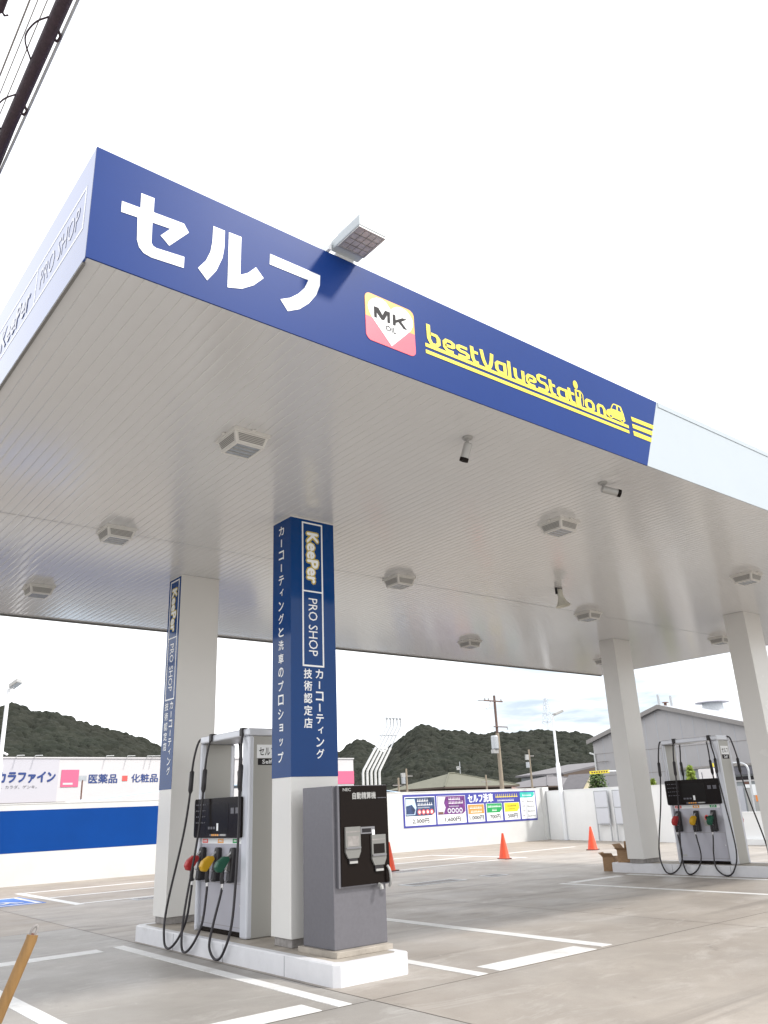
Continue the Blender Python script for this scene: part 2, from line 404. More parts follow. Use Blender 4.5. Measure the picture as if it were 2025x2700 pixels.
    def text(self, body, fn, k, box=None, org=(0, 0), size=1.0, bold=0.0, t=0.002, d=0.0, align='L'):
        """lettering as flat mesh; box=(u0,v0,u1,v1) stretches it to fit, else org + size."""
        cu = bpy.data.curves.new('txt', 'FONT'); cu.body = body; cu.size = 1.0; cu.resolution_u = 2
        ob = bpy.data.objects.new('txt', cu); COL.objects.link(ob)
        me = bpy.data.meshes.new_from_object(ob)
        bpy.data.objects.remove(ob); bpy.data.curves.remove(cu)
        xs = [q.co.x for q in me.vertices]; ys = [q.co.y for q in me.vertices]
        if not xs: return
        x0, x1, y0, y1 = min(xs), max(xs), min(ys), max(ys)
        if box:
            u0, v0, u1, v1 = box
            f = lambda x, y: (u0 + (x - x0) / (x1 - x0) * (u1 - u0), v0 + (y - y0) / (y1 - y0) * (v1 - v0))
        else:
            c = 0 if align == 'L' else -(x0 + x1) / 2
            f = lambda x, y: (org[0] + (x + c) * size, org[1] + y * size)
        # heavier weights: the glyph again, nudged sideways, each sheet a hair prouder
        nud = [(0, 0)] if bold <= 0 else [(-bold, 0), (bold, 0), (0, -bold), (0, bold)]
        if bold > 0.04: nud += [(-bold * 0.7, -bold * 0.7), (bold * 0.7, -bold * 0.7), (-bold * 0.7, bold * 0.7), (bold * 0.7, bold * 0.7), (0, 0)]
        for i, (dx, dy) in enumerate(nud):
            self.add([fn(*f(q.co.x + dx, q.co.y + dy), d + t + 0.0002 * i) for q in me.vertices], [tuple(p.vertices) for p in me.polygons], k)
        bpy.data.meshes.remove(me)
    def vtext(self, body, fn, k, uc, v_top, v_bot, size, bold=0.0, t=0.002, d=0.0):
        """upright Japanese set in a column; the long-vowel dash turns upright."""
        st = (v_top - v_bot) / len(body)
        for i, ch in enumerate(body):
            vc = v_top - st * (i + 0.5)
            if ch == 'ー':
                self.rect(uc - size * 0.05 - bold * size, vc - size * 0.36, uc + size * 0.05 + bold * size, vc + size * 0.36, fn, k, t, d)
            elif ch in 'ィョッァ':
                self.text(ch, fn, k, box=(uc - size * 0.22, vc - size * 0.26, uc + size * 0.36, vc + size * 0.34), bold=bold, t=t, d=d)
            else:
                self.text(ch, fn, k, box=(uc - size * 0.42, vc - size * 0.42, uc + size * 0.42, vc + size * 0.42), bold=bold, t=t, d=d)
    def build(self, name, parent=None, origin=(0, 0, 0), smooth=False, bevel=0.0):
        me = bpy.data.meshes.new(name)
        ox, oy, oz = origin
        me.from_pydata([(x - ox, y - oy, z - oz) for x, y, z in self.v], [], self.f)
        for k in self.mats: me.materials.append(M[k])
        me.polygons.foreach_set('material_index', self.m)
        me.update()
        o = bpy.data.objects.new(name, me); COL.objects.link(o)
        if parent is not None: o.parent = parent
        else: o.location = origin
        if smooth:
            me.polygons.foreach_set('use_smooth', [True] * len(me.polygons))
            me.set_sharp_from_angle(angle=math.radians(40))
        if bevel:
            bv = o.modifiers.new('bevel', 'BEVEL'); bv.width = bevel; bv.segments = 2; bv.limit_method = 'ANGLE'
            bv.angle_limit = math.radians(50); bv.harden_normals = False
        return o

def tag(o, label=None, cat=None, group=None, kind=None):
    if label: o['label'] = label
    if cat: o['category'] = cat
    if group: o['group'] = group
    if kind: o['kind'] = kind
    return o
def thing(name, label, cat, loc, group=None, rz=0.0):
    o = bpy.data.objects.new(name, None); COL.objects.link(o); o.location = loc; o.rotation_euler = (0, 0, rz)
    o.empty_display_size = 0.2
    return tag(o, label, cat, group)
def copy_tree(o, parent=None):
    kids = list(o.children)
    c = o.copy(); COL.objects.link(c)
    if parent is not None: c.parent = parent
    for ch in kids: copy_tree(ch, c)
    return c
def spline(pts, n=8):
    """Catmull-Rom through pts."""
    P = [Vector(p) for p in pts]; P = [2 * P[0] - P[1]] + P + [2 * P[-1] - P[-2]]; out = []
    for i in range(1, len(P) - 2):
        for j in range(n):
            s = j / n; a, b, c, d = P[i - 1], P[i], P[i + 1], P[i + 2]
            out.append(0.5 * ((2 * b) + (c - a) * s + (2 * a - 5 * b + 4 * c - d) * s * s + (3 * b - a - 3 * c + d) * s ** 3))
    out.append(P[-2]); return out

# faces that carry lettering: (u, v, proud) -> world
front = lambda y: (lambda u, v, h: (u, y - h, v))          # faces the viewer (-Y), u = x, v = z
sideL = lambda x: (lambda u, v, h: (x - h, -u, v))         # faces -X, u = -y, v = z
flat = lambda z: (lambda u, v, h: (u, v, z + h))           # lies on the ground

# outlines of the lettering on the canopy edge, in metres (x along the edge, z up)
SE=[[0.2048,5.6154],[0.3392,5.6245],[0.3368,5.7532],[0.4356,5.7585],[0.437,5.6337],[0.6702,5.6476],[0.7123,5.5861],[0.5691,5.4035],[0.5001,5.4612],[0.5705,5.553],[0.4333,5.5427],[0.4364,5.3685],[0.4483,5.3475],[0.4718,5.3389],[0.6874,5.3585],[0.6872,5.2632],[0.444,5.2453],[0.3859,5.2574],[0.3508,5.2918],[0.3322,5.3462],[0.324,5.5339],[0.2057,5.523]]
RU1=[[0.9056,5.7397],[1.0027,5.7423],[1.0023,5.5852],[0.9898,5.4853],[0.9432,5.3496],[0.8737,5.236],[0.7982,5.3119],[0.8573,5.4037],[0.8906,5.4964],[0.9039,5.5963]]
RU2=[[1.0377,5.7456],[1.1444,5.7517],[1.1437,5.3993],[1.2102,5.4469],[1.2774,5.5277],[1.3462,5.4558],[1.2604,5.3549],[1.1605,5.2815],[1.0401,5.2442]]
FU=[[1.403,5.7105],[1.8816,5.7109],[1.8758,5.6069],[1.8377,5.5008],[1.7664,5.3929],[1.6774,5.3032],[1.5679,5.2411],[1.4998,5.3245],[1.5908,5.3748],[1.6684,5.4453],[1.7279,5.5251],[1.7646,5.6163],[1.4002,5.6109]]
BVL=[[[3.0232,5.4578],[6.0796,5.47]],[[3.0226,5.3885],[6.0739,5.4043]]]
BVS=[[[6.1577,5.6216],[6.605,5.6315],[6.5828,5.5778],[6.1704,5.5708]],[[6.1608,5.5316],[6.5578,5.5428],[6.5378,5.4853],[6.1629,5.4801]],[[6.1564,5.4422],[6.5191,5.4444],[6.4933,5.3879],[6.1614,5.385]]]
CAR=[[5.6795,5.5238],[5.693,5.5661],[5.7217,5.5889],[5.7753,5.6094],[5.8185,5.6756],[5.8444,5.696],[5.931,5.699],[5.9803,5.6939],[6.0124,5.6146],[6.0276,5.5258],[5.9928,5.5015],[5.9555,5.496],[5.9079,5.5069],[5.7948,5.5087],[5.763,5.492],[5.7224,5.4978]]
CARW=[[[5.7916,5.619],[5.8413,5.6823],[5.8913,5.6824],[5.8849,5.6238]],[[5.9196,5.6809],[5.9553,5.6796],[5.9707,5.6222],[5.9093,5.624]]]
CARWH=[[5.7568,5.5268],[5.9628,5.5272]]
HEART=[[2.6293,5.6694],[2.5766,5.7276],[2.531,5.7414],[2.4756,5.7339],[2.4242,5.7046],[2.3862,5.6598],[2.3732,5.6168],[2.3824,5.5704],[2.4071,5.5218],[2.5142,5.409],[2.6221,5.2954],[2.7359,5.411],[2.8535,5.5346],[2.8817,5.5924],[2.881,5.6527],[2.8594,5.6921],[2.8182,5.7283],[2.7613,5.7407],[2.7033,5.7286],[2.6592,5.7004]]
MKM=[[2.439,5.6325],[2.4891,5.6354],[2.5318,5.5763],[2.5624,5.6346],[2.6182,5.6373],[2.614,5.5214],[2.5839,5.5184],[2.5857,5.595],[2.5476,5.5277],[2.52,5.5235],[2.4682,5.5789],[2.4677,5.5223],[2.4384,5.5214]]
MKK=[[2.6482,5.6319],[2.6811,5.6319],[2.6805,5.5826],[2.7592,5.632],[2.8147,5.6382],[2.7446,5.5878],[2.8119,5.5235],[2.7666,5.5237],[2.7128,5.5715],[2.6811,5.5531],[2.6769,5.5219],[2.6464,5.5189]]
H = 5.056; T = 5.989; LX = 19.36; DY = 10.56

# ------------------------------------------------------------------ ground
b = MB(); R = 3000.0
ring = [(R * math.cos(2 * math.pi * i / 64), R * math.sin(2 * math.pi * i / 64), -0.02) for i in range(64)]
b.add(ring, [tuple(range(64))], 'asphalt')
tag(b.build('ground'), kind='structure')
# concrete slabs of the forecourt, 12 mm joints between them
b = MB()
b.quad((-40, -40, -0.012), (29, -40, -0.012), (29, 24, -0.012), (-40, 24, -0.012), 'joint')
xs = [-40, -14, -5.2, 3.5, 9.0, 14.4, 20.3, 29]; ys = [-40, -18, -8, 1.72, 9.28, 12.95, 19.9]
for i in range(len(xs) - 1):
    for j in range(len(ys) - 1):
        k = 'conc_a'
        if xs[i] < 3.4: k = 'conc_b' if ys[j] < 9 else 'conc_c'
        if ys[j] >= 12.9: k = 'conc_c'
        if ys[j] < 1.5 and xs[i] >= 3.4: k = 'conc_a'
        g = 0.006
        b.quad((xs[i] + g, ys[j] + g, 0), (xs[i + 1] - g, ys[j] + g, 0), (xs[i + 1] - g, ys[j + 1] - g, 0), (xs[i] + g, ys[j + 1] - g, 0), k)
tag(b.build('forecourt_slab'), kind='structure')

def mark(name, pts, k='paint', z=0.004):
    q = MB(); q.poly(pts, flat(0), k, t=z)
    return tag(q.build(name), kind='structure')
def bar(x0, y0, x1, y1): return [(x0, y0), (x1, y0), (x1, y1), (x0, y1)]
for x0, y0, x1, y1 in ((6.775, 1.80, 6.965, 6.80), (4.785, 1.74, 4.93, 6.80), (3.155, 1.74, 3.295, 6.76), (1.17, 1.74, 1.335, 6.76),
                       (5.10, 1.75, 6.625, 2.07), (1.5, 1.74, 2.99, 2.05), (1.45, 6.46, 2.93, 6.74), (5.10, 6.46, 6.62, 6.74),
                       (12.12, 1.8, 12.26, 6.9), (12.4, 6.72, 14.04, 6.93), (14.3, 1.75, 14.46, 6.9), (12.4, 1.75, 14.04, 2.06)):
    mark('bay_line', bar(x0, y0, x1, y1))
for x in (4.76, 17.74):
    mark('stall_line', bar(x, 12.9, x + 0.17, 17.12))
for y in (13.03, 15.02, 16.98):
    mark('stall_line', bar(4.95, y, 17.72, y + 0.13))
mark('stall_line', bar(19.2, 14.9, 22.6, 15.03))
# blue square with a wheelchair symbol
q = MB(); f0 = flat(0)
q.poly(bar(2.55, 14.05, 4.55, 16.0), f0, 'bluepaint', t=0.004)
q.frame(2.62, 14.12, 4.48, 15.93, 0.09, f0, 'paint', t=0.004, d=0.004)
q.poly([(3.62 + 0.13 * math.cos(a), 15.55 + 0.13 * math.sin(a)) for a in [i * math.pi / 8 for i in range(16)]], f0, 'paint', t=0.004, d=0.004)
q.ribbon([(3.62, 15.40), (3.62, 14.92), (3.98, 14.92), (4.12, 14.55), (4.24, 14.58)], 0.12, f0, 'paint', t=0.004, d=0.004)
q.ribbon([(3.62, 15.18), (3.92, 15.18)], 0.10, f0, 'paint', t=0.005, d=0.004)
q.ribbon([(3.58 + 0.42 * math.cos(a), 14.85 + 0.42 * math.sin(a)) for a in [math.radians(d) for d in range(100, 345, 15)]], 0.10, f0, 'paint', t=0.006, d=0.004)
tag(q.build('disabled_parking_marking'), kind='structure')

def drain(x0, y0, x1, y1, label):
    t = thing('drain_cover', label, 'drain cover', ((x0 + x1) / 2, (y0 + y1) / 2, 0), 'dark steel covers in the forecourt')
    w, d = (x1 - x0) / 2, (y1 - y0) / 2
    q = MB(); q.frame(-w, -d, w, d, 0.05, flat(0), 'galv', t=0.006); q.build('frame', t)
    q = MB(); n = max(3, int((x1 - x0) / 0.10)); s = (2 * w - 0.11) / n
    q.rect(-w + 0.05, -d + 0.05, w - 0.05, d - 0.05, flat(0), 'black', t=0.002)
    for i in range(n): q.rect(-w + 0.055 + s * i + s * 0.2, -d + 0.05, -w + 0.055 + s * i + s * 0.8, d - 0.05, flat(0.002), 'plinth', t=0.003)
    q.build('grate', t)
drain(10.45, 9.28, 11.96, 9.84, 'long dark drain cover in the concrete right of the payment machine')
drain(12.75, 9.32, 13.3, 9.76, 'small dark drain cover beyond the right end of the long one')
drain(12.55, 12.4, 13.5, 12.82, 'dark drain cover beside the cone behind the payment machine')
drain(5.85, 12.5, 7.3, 12.92, 'dark drain cover left of the rear column with the blue edge')

# ------------------------------------------------------------------ forested hills
def hill(name, crest, d0, d1, z_foot, cell, res, seed):
    """crest: (azimuth deg, height m) at distance d1; slope climbs from d0; every crown is a rounded bump."""
    rg = np.random.default_rng(seed)
    az = np.array([c[0] for c in crest]); hz = np.array([c[1] for c in crest])
    az = np.concatenate([[az[0] - 6], az, [az[-1] + 8]]); hz = np.concatenate([[hz[0] * 0.55], hz, [hz[-1] * 0.45]])
    na = int(math.radians(az[-1] - az[0]) * d1 / res); nd = int((d1 - d0) / res) + int(60 / res)
    A = np.linspace(az[0], az[-1], na); D = np.linspace(d0, d1 + 60, nd)
    top = np.interp(A, az, hz)
    ker = np.ones(5) / 5; top = np.convolve(np.pad(top, 2, mode='edge'), ker, 'valid')
    s = np.clip((D - d0) / (d1 - d0), 0, 1)
    back_ = np.clip((D - d1) / 60, 0, 1)
    prof = (0.25 * s + 0.75 * s ** 1.25) - 0.35 * back_
    Z = z_foot + (top[:, None] - z_foot - cell * 0.35) * prof[None, :]
    AA, DD = np.meshgrid(np.radians(A), D, indexing='ij')
    X = -1.3 + DD * np.sin(AA); Y = -4.6 + DD * np.cos(AA)
    # gullies
    for kx, ky, ph, am in ((0.035, 0.01, 1.0, 1.8), (0.06, -0.03, 2.2, 0.9), (0.11, 0.05, 0.4, 0.4)):
        Z += am * np.sin(X * kx + Y * ky + ph + seed) * np.minimum(s * 2, 1)[None, :] * (1 - s[None, :] ** 4)
    # crowns: jittered lattice, highest of the neighbouring domes wins
    ci, cj = np.floor(X / cell).astype(int), np.floor(Y / cell).astype(int)
    bump = np.zeros_like(Z)
    def rnd(i, j, k):
        h = np.sin(i * 127.1 + j * 311.7 + k * 74.7 + seed * 3.3) * 43758.5453
        return h - np.floor(h)
    for di in (-1, 0, 1):
        for dj in (-1, 0, 1):
            i, j = ci + di, cj + dj
            cx = (i + rnd(i, j, 1)) * cell; cy = (j + rnd(i, j, 2)) * cell
            rr = cell * (0.5 + 0.4 * rnd(i, j, 3)); hh = cell * (0.45 + 0.6 * rnd(i, j, 4))
            q = 1 - ((X - cx) ** 2 + (Y - cy) ** 2) / rr ** 2
            bump = np.maximum(bump, hh * np.sqrt(np.clip(q, 0, 1)))
    Z += bump * 0.7
    Z += 0.15 * rg.standard_normal(Z.shape)
    vs = np.stack([X, Y, Z], -1).reshape(-1, 3)
    fs = []
    for i in range(na - 1):
        o = i * nd
        for j in range(nd - 1):
            fs.append((o + j, o + nd + j, o + nd + j + 1, o + j + 1))
    q = MB(); q.add(vs.tolist(), fs, 'forest')
    return tag(q.build(name), kind='structure')
hill('hill', [(8, 50), (11, 54), (13.59, 56.3), (14.03, 57.7), (14.58, 58.0), (15.48, 54.1), (16.72, 54.1), (17.82, 51.3), (19.03, 47.7), (20.25, 45.0), (21.47, 42.9), (22.51, 39.6), (23.55, 36.5), (24.78, 28.0), (27.02, 21.8), (30, 14)],
     260, 450, 1.5, 3.8, 1.05, 3)
hill('hill', [(33.4, 38), (34.35, 45.1), (34.85, 48.2), (35.35, 52.1), (36.11, 59.2), (36.62, 63.2), (37.07, 64.7), (37.5, 62.2), (37.99, 57.4), (38.48, 51.2), (40, 40)],
     560, 800, 1.5, 5.0, 1.7, 5)
hill('hill', [(34.5, 8), (36, 14), (37.2, 22), (37.96, 27.5), (38.47, 31.5), (39.13, 36.6), (39.78, 40.6), (40.43, 44.8), (40.95, 46.7), (41.46, 47.9), (41.96, 46.2), (42.45, 43.8), (43.7, 42.4), (45.19, 39.9), (46.31, 40.5), (47.67, 39.9), (48.91, 40.9), (50.0, 39.3), (51.56, 38.4), (52.26, 36.8), (52.94, 34.2), (53.59, 30.2), (56, 24)],
     290, 500, 1.5, 4.0, 1.1, 9)

# ------------------------------------------------------------------ the canopy
can = thing('fuel_canopy', 'large flat station canopy with blue lettered edge and white ribbed underside', 'canopy', (0, 0, 0))
# underside: planks along y with a groove between each two, parted by a seam at y = 5.24
b = MB(); p = 0.1; nx = int((LX - 0.073) / p); gx = (LX - 0.073) / nx
for y0, y1 in ((0.0125, 5.236), (5.248, DY - 0.06)):
    for i in range(nx):
        x0 = 0.0128 + i * gx; pr = [(x0, H + 0.006), (x0 + 0.005, H + 0.0008), (x0 + 0.026, H), (x0 + gx - 0.026, H), (x0 + gx - 0.005, H + 0.0008), (x0 + gx, H + 0.006)]
        vs = [(x, y0, z) for x, z in pr] + [(x, y1, z) for x, z in pr]
        n = len(pr)
        b.add(vs, [(j, n + j, n + j + 1, j + 1) for j in range(n - 1)], 'soffit')
b.quad((0.06, 5.23, H + 0.014), (0.06, 5.254, H + 0.014), (LX - 0.06, 5.254, H + 0.014), (LX - 0.06, 5.23, H + 0.014), 'soffit_gap')
o = b.build('soffit', can)
# edge boards
b = MB()
BT, BB = 6.7636, 6.336
b.hexa([(0, 0, H), (BB, 0, H), (BB, 0.012, H), (0, 0.012, H), (0, 0, T), (BT, 0, T), (BT, 0.012, T), (0, 0.012, T)], 'fascia_blue')
b.build('blue_fascia', can)
b = MB()
b.hexa([(BB, 0, H), (LX, 0, H), (LX, 0.012, H), (BB, 0.012, H), (BT, 0, T), (LX, 0, T), (LX, 0.012, T), (BT, 0.012, T)], 'white_panel')
b.hexa([(BT + 0.01, -0.008, T - 0.065), (LX, -0.008, T - 0.065), (LX, 0, T - 0.065), (BT + 0.01, 0, T - 0.065),
        (BT + 0.02, -0.008, T), (LX, -0.008, T), (LX, 0, T), (BT + 0.02, 0, T)], 'white_panel')
b.build('white_fascia', can)
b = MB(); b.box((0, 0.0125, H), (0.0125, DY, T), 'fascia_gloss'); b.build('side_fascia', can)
b = MB(); b.box((LX - 0.06, 0.06, H), (LX, DY, T), 'white_panel'); b.box((0.06, DY - 0.06, H), (LX - 0.06, DY, T), 'white_panel')
b.build('rear_fascia', can)
b = MB()
b.box((0.0, 0.062, H - 0.022), (0.022, DY, H - 0.002), 'soffit_gap')
b.box((0.022, DY - 0.03, H - 0.03), (LX, DY, H - 0.002), 'soffit_gap')
b.build('edge_trim', can)
b = MB(); b.box((0.06, 0.06, T - 0.08), (LX - 0.06, DY - 0.06, T - 0.02), 'white_panel'); b.build('roof_deck', can)

F = front(0.0)
b = MB()
for q in (SE, RU1, RU2, FU): b.poly(q, F, 'letter_white', t=0.004)
b.build('self_service_lettering', can)
# heart emblem
lg = MB()
def rrect(u0, v0, u1, v1, r, n=6):
    out = []
    for cx, cy, a0 in ((u1 - r, v1 - r, 0), (u0 + r, v1 - r, 90), (u0 + r, v0 + r, 180), (u1 - r, v0 + r, 270)):
        for i in range(n + 1):
            a = math.radians(a0 + 90 * i / n); out.append((cx + r * math.cos(a), cy + r * math.sin(a)))
    return out
U0, U1, V0, V1, VM, rr = 2.345, 2.900, 5.278, 5.755, 5.513, 0.06
full = rrect(U0, V0, U1, V1, rr)
topq = [(u, v) for u, v in full if v > VM]; botq = [(u, v) for u, v in full if v < VM]
lg.poly([(U1, VM)] + topq + [(U0, VM)], F, 'orange', t=0.004)
lg.poly([(U0, VM)] + botq + [(U1, VM)], F, 'red', t=0.004)
lgo = lg.build('heart_emblem', can)
b = MB()
b.poly([tuple(q) for q in HEART], F, 'letter_white', t=0.002, d=0.004); b.build('heart', lgo)
b = MB()
for q in (MKM, MKK): b.poly(q, F, 'ink', t=0.002, d=0.006)
b.text('OIL', F, 'ink', box=(2.563, 5.434, 2.680, 5.490), bold=0.012, t=0.002, d=0.006)
b.build('lettering', lgo)
# yellow slogan
b = MB(); sw = 0.043
Bz, Xz, Az = 5.492, 5.597, 5.652                            # baseline, x-height and ascender of the strokes
def soften(q, f=0.30):
    closed = abs(q[0][0] - q[-1][0]) < 1e-4 and abs(q[0][1] - q[-1][1]) < 1e-4 and len(q) > 3
    out = [] if closed else [q[0]]
    n = len(q) - 1
    for i in range(n):
        (ax, ay), (bx, by) = q[i], q[i + 1]
        if closed or i > 0: out.append((ax * (1 - f) + bx * f, ay * (1 - f) + by * f))
        if closed or i < n - 1: out.append((ax * f + bx * (1 - f), ay * f + by * (1 - f)))
    out.append(out[0] if closed else q[-1])
    return out
def ge(x0, x1): return [(x0 + 0.012, 5.543), (x1, 5.543), (x1 - 0.004, Xz), (x0 + 0.002, Xz), (x0 + 0.006, Bz), (x1 - 0.004, Bz)]
def ga(x0, x1): return [(x1, Xz), (x0, Xz), (x0 + 0.004, Bz), (x1 + 0.002, Bz)]
def gt(x0, x1): return [(x0, Az), (x0 + 0.006, Bz), (x1, Bz)]
strokes_ = [[(3.071, 5.688), (3.073, Bz), (3.190, Bz), (3.190, Xz), (3.085, Xz)], ge(3.262, 3.380),
            [(3.560, Xz), (3.436, Xz), (3.440, 5.545), (3.562, 5.545), (3.560, Bz), (3.436, Bz)], gt(3.622, 3.705),
            [(3.752, 5.662), (3.775, 5.54), (3.830, 5.470), (3.878, 5.54), (3.898, 5.662)], ga(3.952, 4.066), [(4.136, 5.662), (4.133, 5.478)],
            [(4.220, 5.612), (4.220, Bz), (4.330, Bz)], ge(4.396, 4.514),
            [(4.700, Az), (4.566, Az), (4.570, 5.575), (4.696, 5.575), (4.694, Bz), (4.556, Bz)], gt(4.754, 4.832), ga(4.874, 5.005), gt(5.060, 5.145),
            [(5.335, Xz), (5.335, Bz), (5.458, Bz), (5.458, Xz), (5.335, Xz)], [(5.541, 5.480), (5.541, Xz), (5.652, Xz), (5.652, 5.480)]]
KV = 1.55                                                   # upright strokes are heavier than level ones
F2 = lambda u, v, h: F(u, v / KV, h)
for i, q in enumerate(strokes_): b.ribbon([(u, v * KV) for u, v in (soften(q, 0.24) if len(q) > 2 else q)], 0.047, F2, 'yellow', t=0.004 + 0.0004 * (i % 2))
for q in (((4.070, 5.615), (4.070, 5.474)), ((5.010, 5.615), (5.010, 5.474)), ((4.334, 5.615), (4.334, 5.474)), ((3.640, Xz), (3.702, Xz)), ((4.772, Xz), (4.830, Xz)), ((5.078, Xz), (5.142, Xz))): b.ribbon([(u, v * KV) for u, v in q], 0.047, F2, 'yellow', t=0.0049)
for q in BVL: b.ribbon(q, 0.037, F, 'yellow', t=0.0035)
for q in BVS: b.poly(q, F, 'yellow', t=0.004)
b.poly([(5.185 + 0.036 * math.cos(a), 5.727 + 0.050 * math.sin(a)) for a in [i * math.pi / 10 for i in range(20)]], F, 'yellow', t=0.006)
for q in ((5.160, 5.452, 5.244, 5.585), (5.162, 5.585, 5.185, 5.668), (5.230, 5.585, 5.256, 5.672), (5.185, 5.650, 5.230, 5.670)): b.rect(*q, F, 'yellow', t=0.006)
b.ribbon([(5.262, 5.665), (5.292, 5.635), (5.286, 5.53), (5.275, 5.50)], 0.012, F, 'yellow', t=0.005)
b.poly(CAR, F, 'yellow', t=0.0055)
for q in CARW: b.poly(q, F, 'fascia_blue', t=0.001, d=0.0055)
for u, v in CARWH:
    b.poly([(u + 0.036 * math.cos(a), v - 0.012 + 0.026 * math.sin(a)) for a in [i * math.pi / 8 for i in range(16)]], F, 'yellow', t=0.0075)
    b.poly([(u + 0.018 * math.cos(a), v - 0.012 + 0.013 * math.sin(a)) for a in [i * math.pi / 8 for i in range(16)]], F, 'fascia_blue', t=0.001, d=0.0075)
b.build('slogan_lettering', can)
# boxed lettering on the left edge
S = sideL(0.0); b = MB()
b.frame(-2.42, 5.365, -0.125, 5.74, 0.022, S, 'letter_white'); b.rect(-1.26, 5.387, -1.24, 5.718, S, 'letter_white')
b.text('KeePer', S, 'letter_faint', box=(-2.26, 5.45, -1.40, 5.66), bold=0.03, t=0.005)
b.text('PRO SHOP', S, 'letter_faint', box=(-1.14, 5.46, -0.24, 5.65), bold=0.01)
b.build('boxed_lettering', can)

def rot(fn): return lambda a, c, h: fn(c, -a, h)     # lettering turned a quarter clockwise, read downwards
def keeper_panel(fn, parent, uc, s=1.0):
    """framed sign of a column face, centred on u = uc."""
    q = MB()
    q.frame(uc - 0.155 * s, 3.17, uc + 0.155 * s, 5.00, 0.020, fn, 'letter_white')
    q.rect(uc - 0.135 * s, 4.09, uc + 0.135 * s, 4.108, fn, 'letter_white')
    r = rot(fn)
    q.text('KeePer', r, 'gold', box=(-4.86, uc - 0.078, -4.21, uc + 0.078), bold=0.11, t=0.002)
    q.text('KeePer', r, 'letter_white', box=(-4.86, uc - 0.078, -4.21, uc + 0.078), bold=0.035, t=0.004)
    q.text('PRO SHOP', r, 'letter_white', box=(-4.01, uc - 0.065, -3.30, uc + 0.065), bold=0.0, t=0.002)
    q.vtext('カーコーティング', fn, 'letter_white', uc + 0.082, 3.155, 2.10, 0.125, bold=0.02)
    q.vtext('技術認定店', fn, 'letter_white', uc - 0.082, 3.155, 2.44, 0.135, bold=0.02)
    return q.build('lettering', parent)
def column(x0, y0, w, d, wrapf, wrapl):
    c = MB(); c.box((x0, y0, 0.281), (x0 + w, y0 + d, H - 0.004), 'column')
    c.box((x0 - 0.004, y0 - 0.004, H - 0.022), (x0 + w + 0.004, y0 + d + 0.004, H - 0.001), 'column')
    co = c.build('column', can, bevel=0.004)
    c = MB(); c.box((x0 + 0.03, y0 + 0.03, 0.195), (x0 + w - 0.03, y0 + d - 0.03, 0.281), 'plinth'); c.build('plinth', co)
    if wrapf:
        c = MB(); c.box((x0 - 0.003, y0 - 0.003, 1.915), (x0 + w + 0.003, y0, H - 0.024), 'wrap'); c.build('blue_wrap', co)
        keeper_panel(front(y0 - 0.003), co, x0 + 0.317)
    if wrapl:
        c = MB(); c.box((x0 - 0.003, y0, 1.915), (x0, y0 + d + 0.003, H - 0.024), 'wrap'); c.build('blue_wrap', co)
        if wrapf:
            q = MB(); q.vtext('カーコーティングと洗車のプロショップ', sideL(x0 - 0.003), 'letter_white', -(y0 + d * 0.52), 4.98, 2.06, 0.135, bold=0.02)
            q.build('lettering', co)
        else: keeper_panel(sideL(x0 - 0.003), co, -(y0 + d * 0.5))
    return co
column(3.798, 3.494, 0.645, 0.412, True, True)
column(3.798, 6.637, 0.645, 0.412, False, True)
c3 = column(14.66, 6.637, 0.645, 0.412, False, False)
c4 = column(14.76, 3.46, 0.66, 0.45, False, False)
b = MB(); b.box((15.425, 3.60, 2.0), (15.46, 3.64, H - 0.05), 'galv'); b.box((15.425, 3.56, 4.45), (15.50, 3.68, 4.62), 'silver'); b.build('conduit', c4)

# floodlight on the front edge
fl = thing('sign_floodlight', 'white floodlight jutting from the canopy edge above the last big katakana', 'floodlight', (2.15, 0, 6.0))
b = MB(); b.box((2.0, -0.40, 6.02), (2.29, 0.01, 6.12), 'flood_body'); b.box((2.03, -0.37, 6.12), (2.26, -0.05, 6.17), 'flood_body')
o = b.build('housing', fl, origin=(2.15, 0, 6.0), bevel=0.012)
b = MB(); b.box((2.022, -0.372, 6.013), (2.268, -0.10, 6.021), 'lens2'); b.build('lens', fl, origin=(2.15, 0, 6.0))
b = MB(); b.frame(2.006, -0.396, 2.284, -0.088, 0.018, lambda u, v, h: (u, v, 6.019 - h), 'silver', t=0.010); 
for i in range(1, 4): b.box((2.022 + 0.246 * i / 4 - 0.002, -0.372, 6.010), (2.022 + 0.246 * i / 4 + 0.002, -0.10, 6.0125), 'plinth')
for i in range(1, 4): b.box((2.022, -0.372 + 0.068 * i - 0.002, 6.007), (2.268, -0.372 + 0.068 * i + 0.002, 6.0095), 'plinth')
b.build('lens_frame', fl, origin=(2.15, 0, 6.0))
b = MB(); b.box((1.955, -0.03, 6.0), (1.985, 0.09, 6.09), 'lamp_pole'); b.tube([(1.97, 0.0, 6.06), (2.02, 0.0, 6.06)], 0.02, 'galv'); b.box((2.05, 0.0, 5.992), (2.24, 0.16, 6.02), 'lamp_pole')
b.build('bracket', fl, origin=(2.15, 0, 6.0))

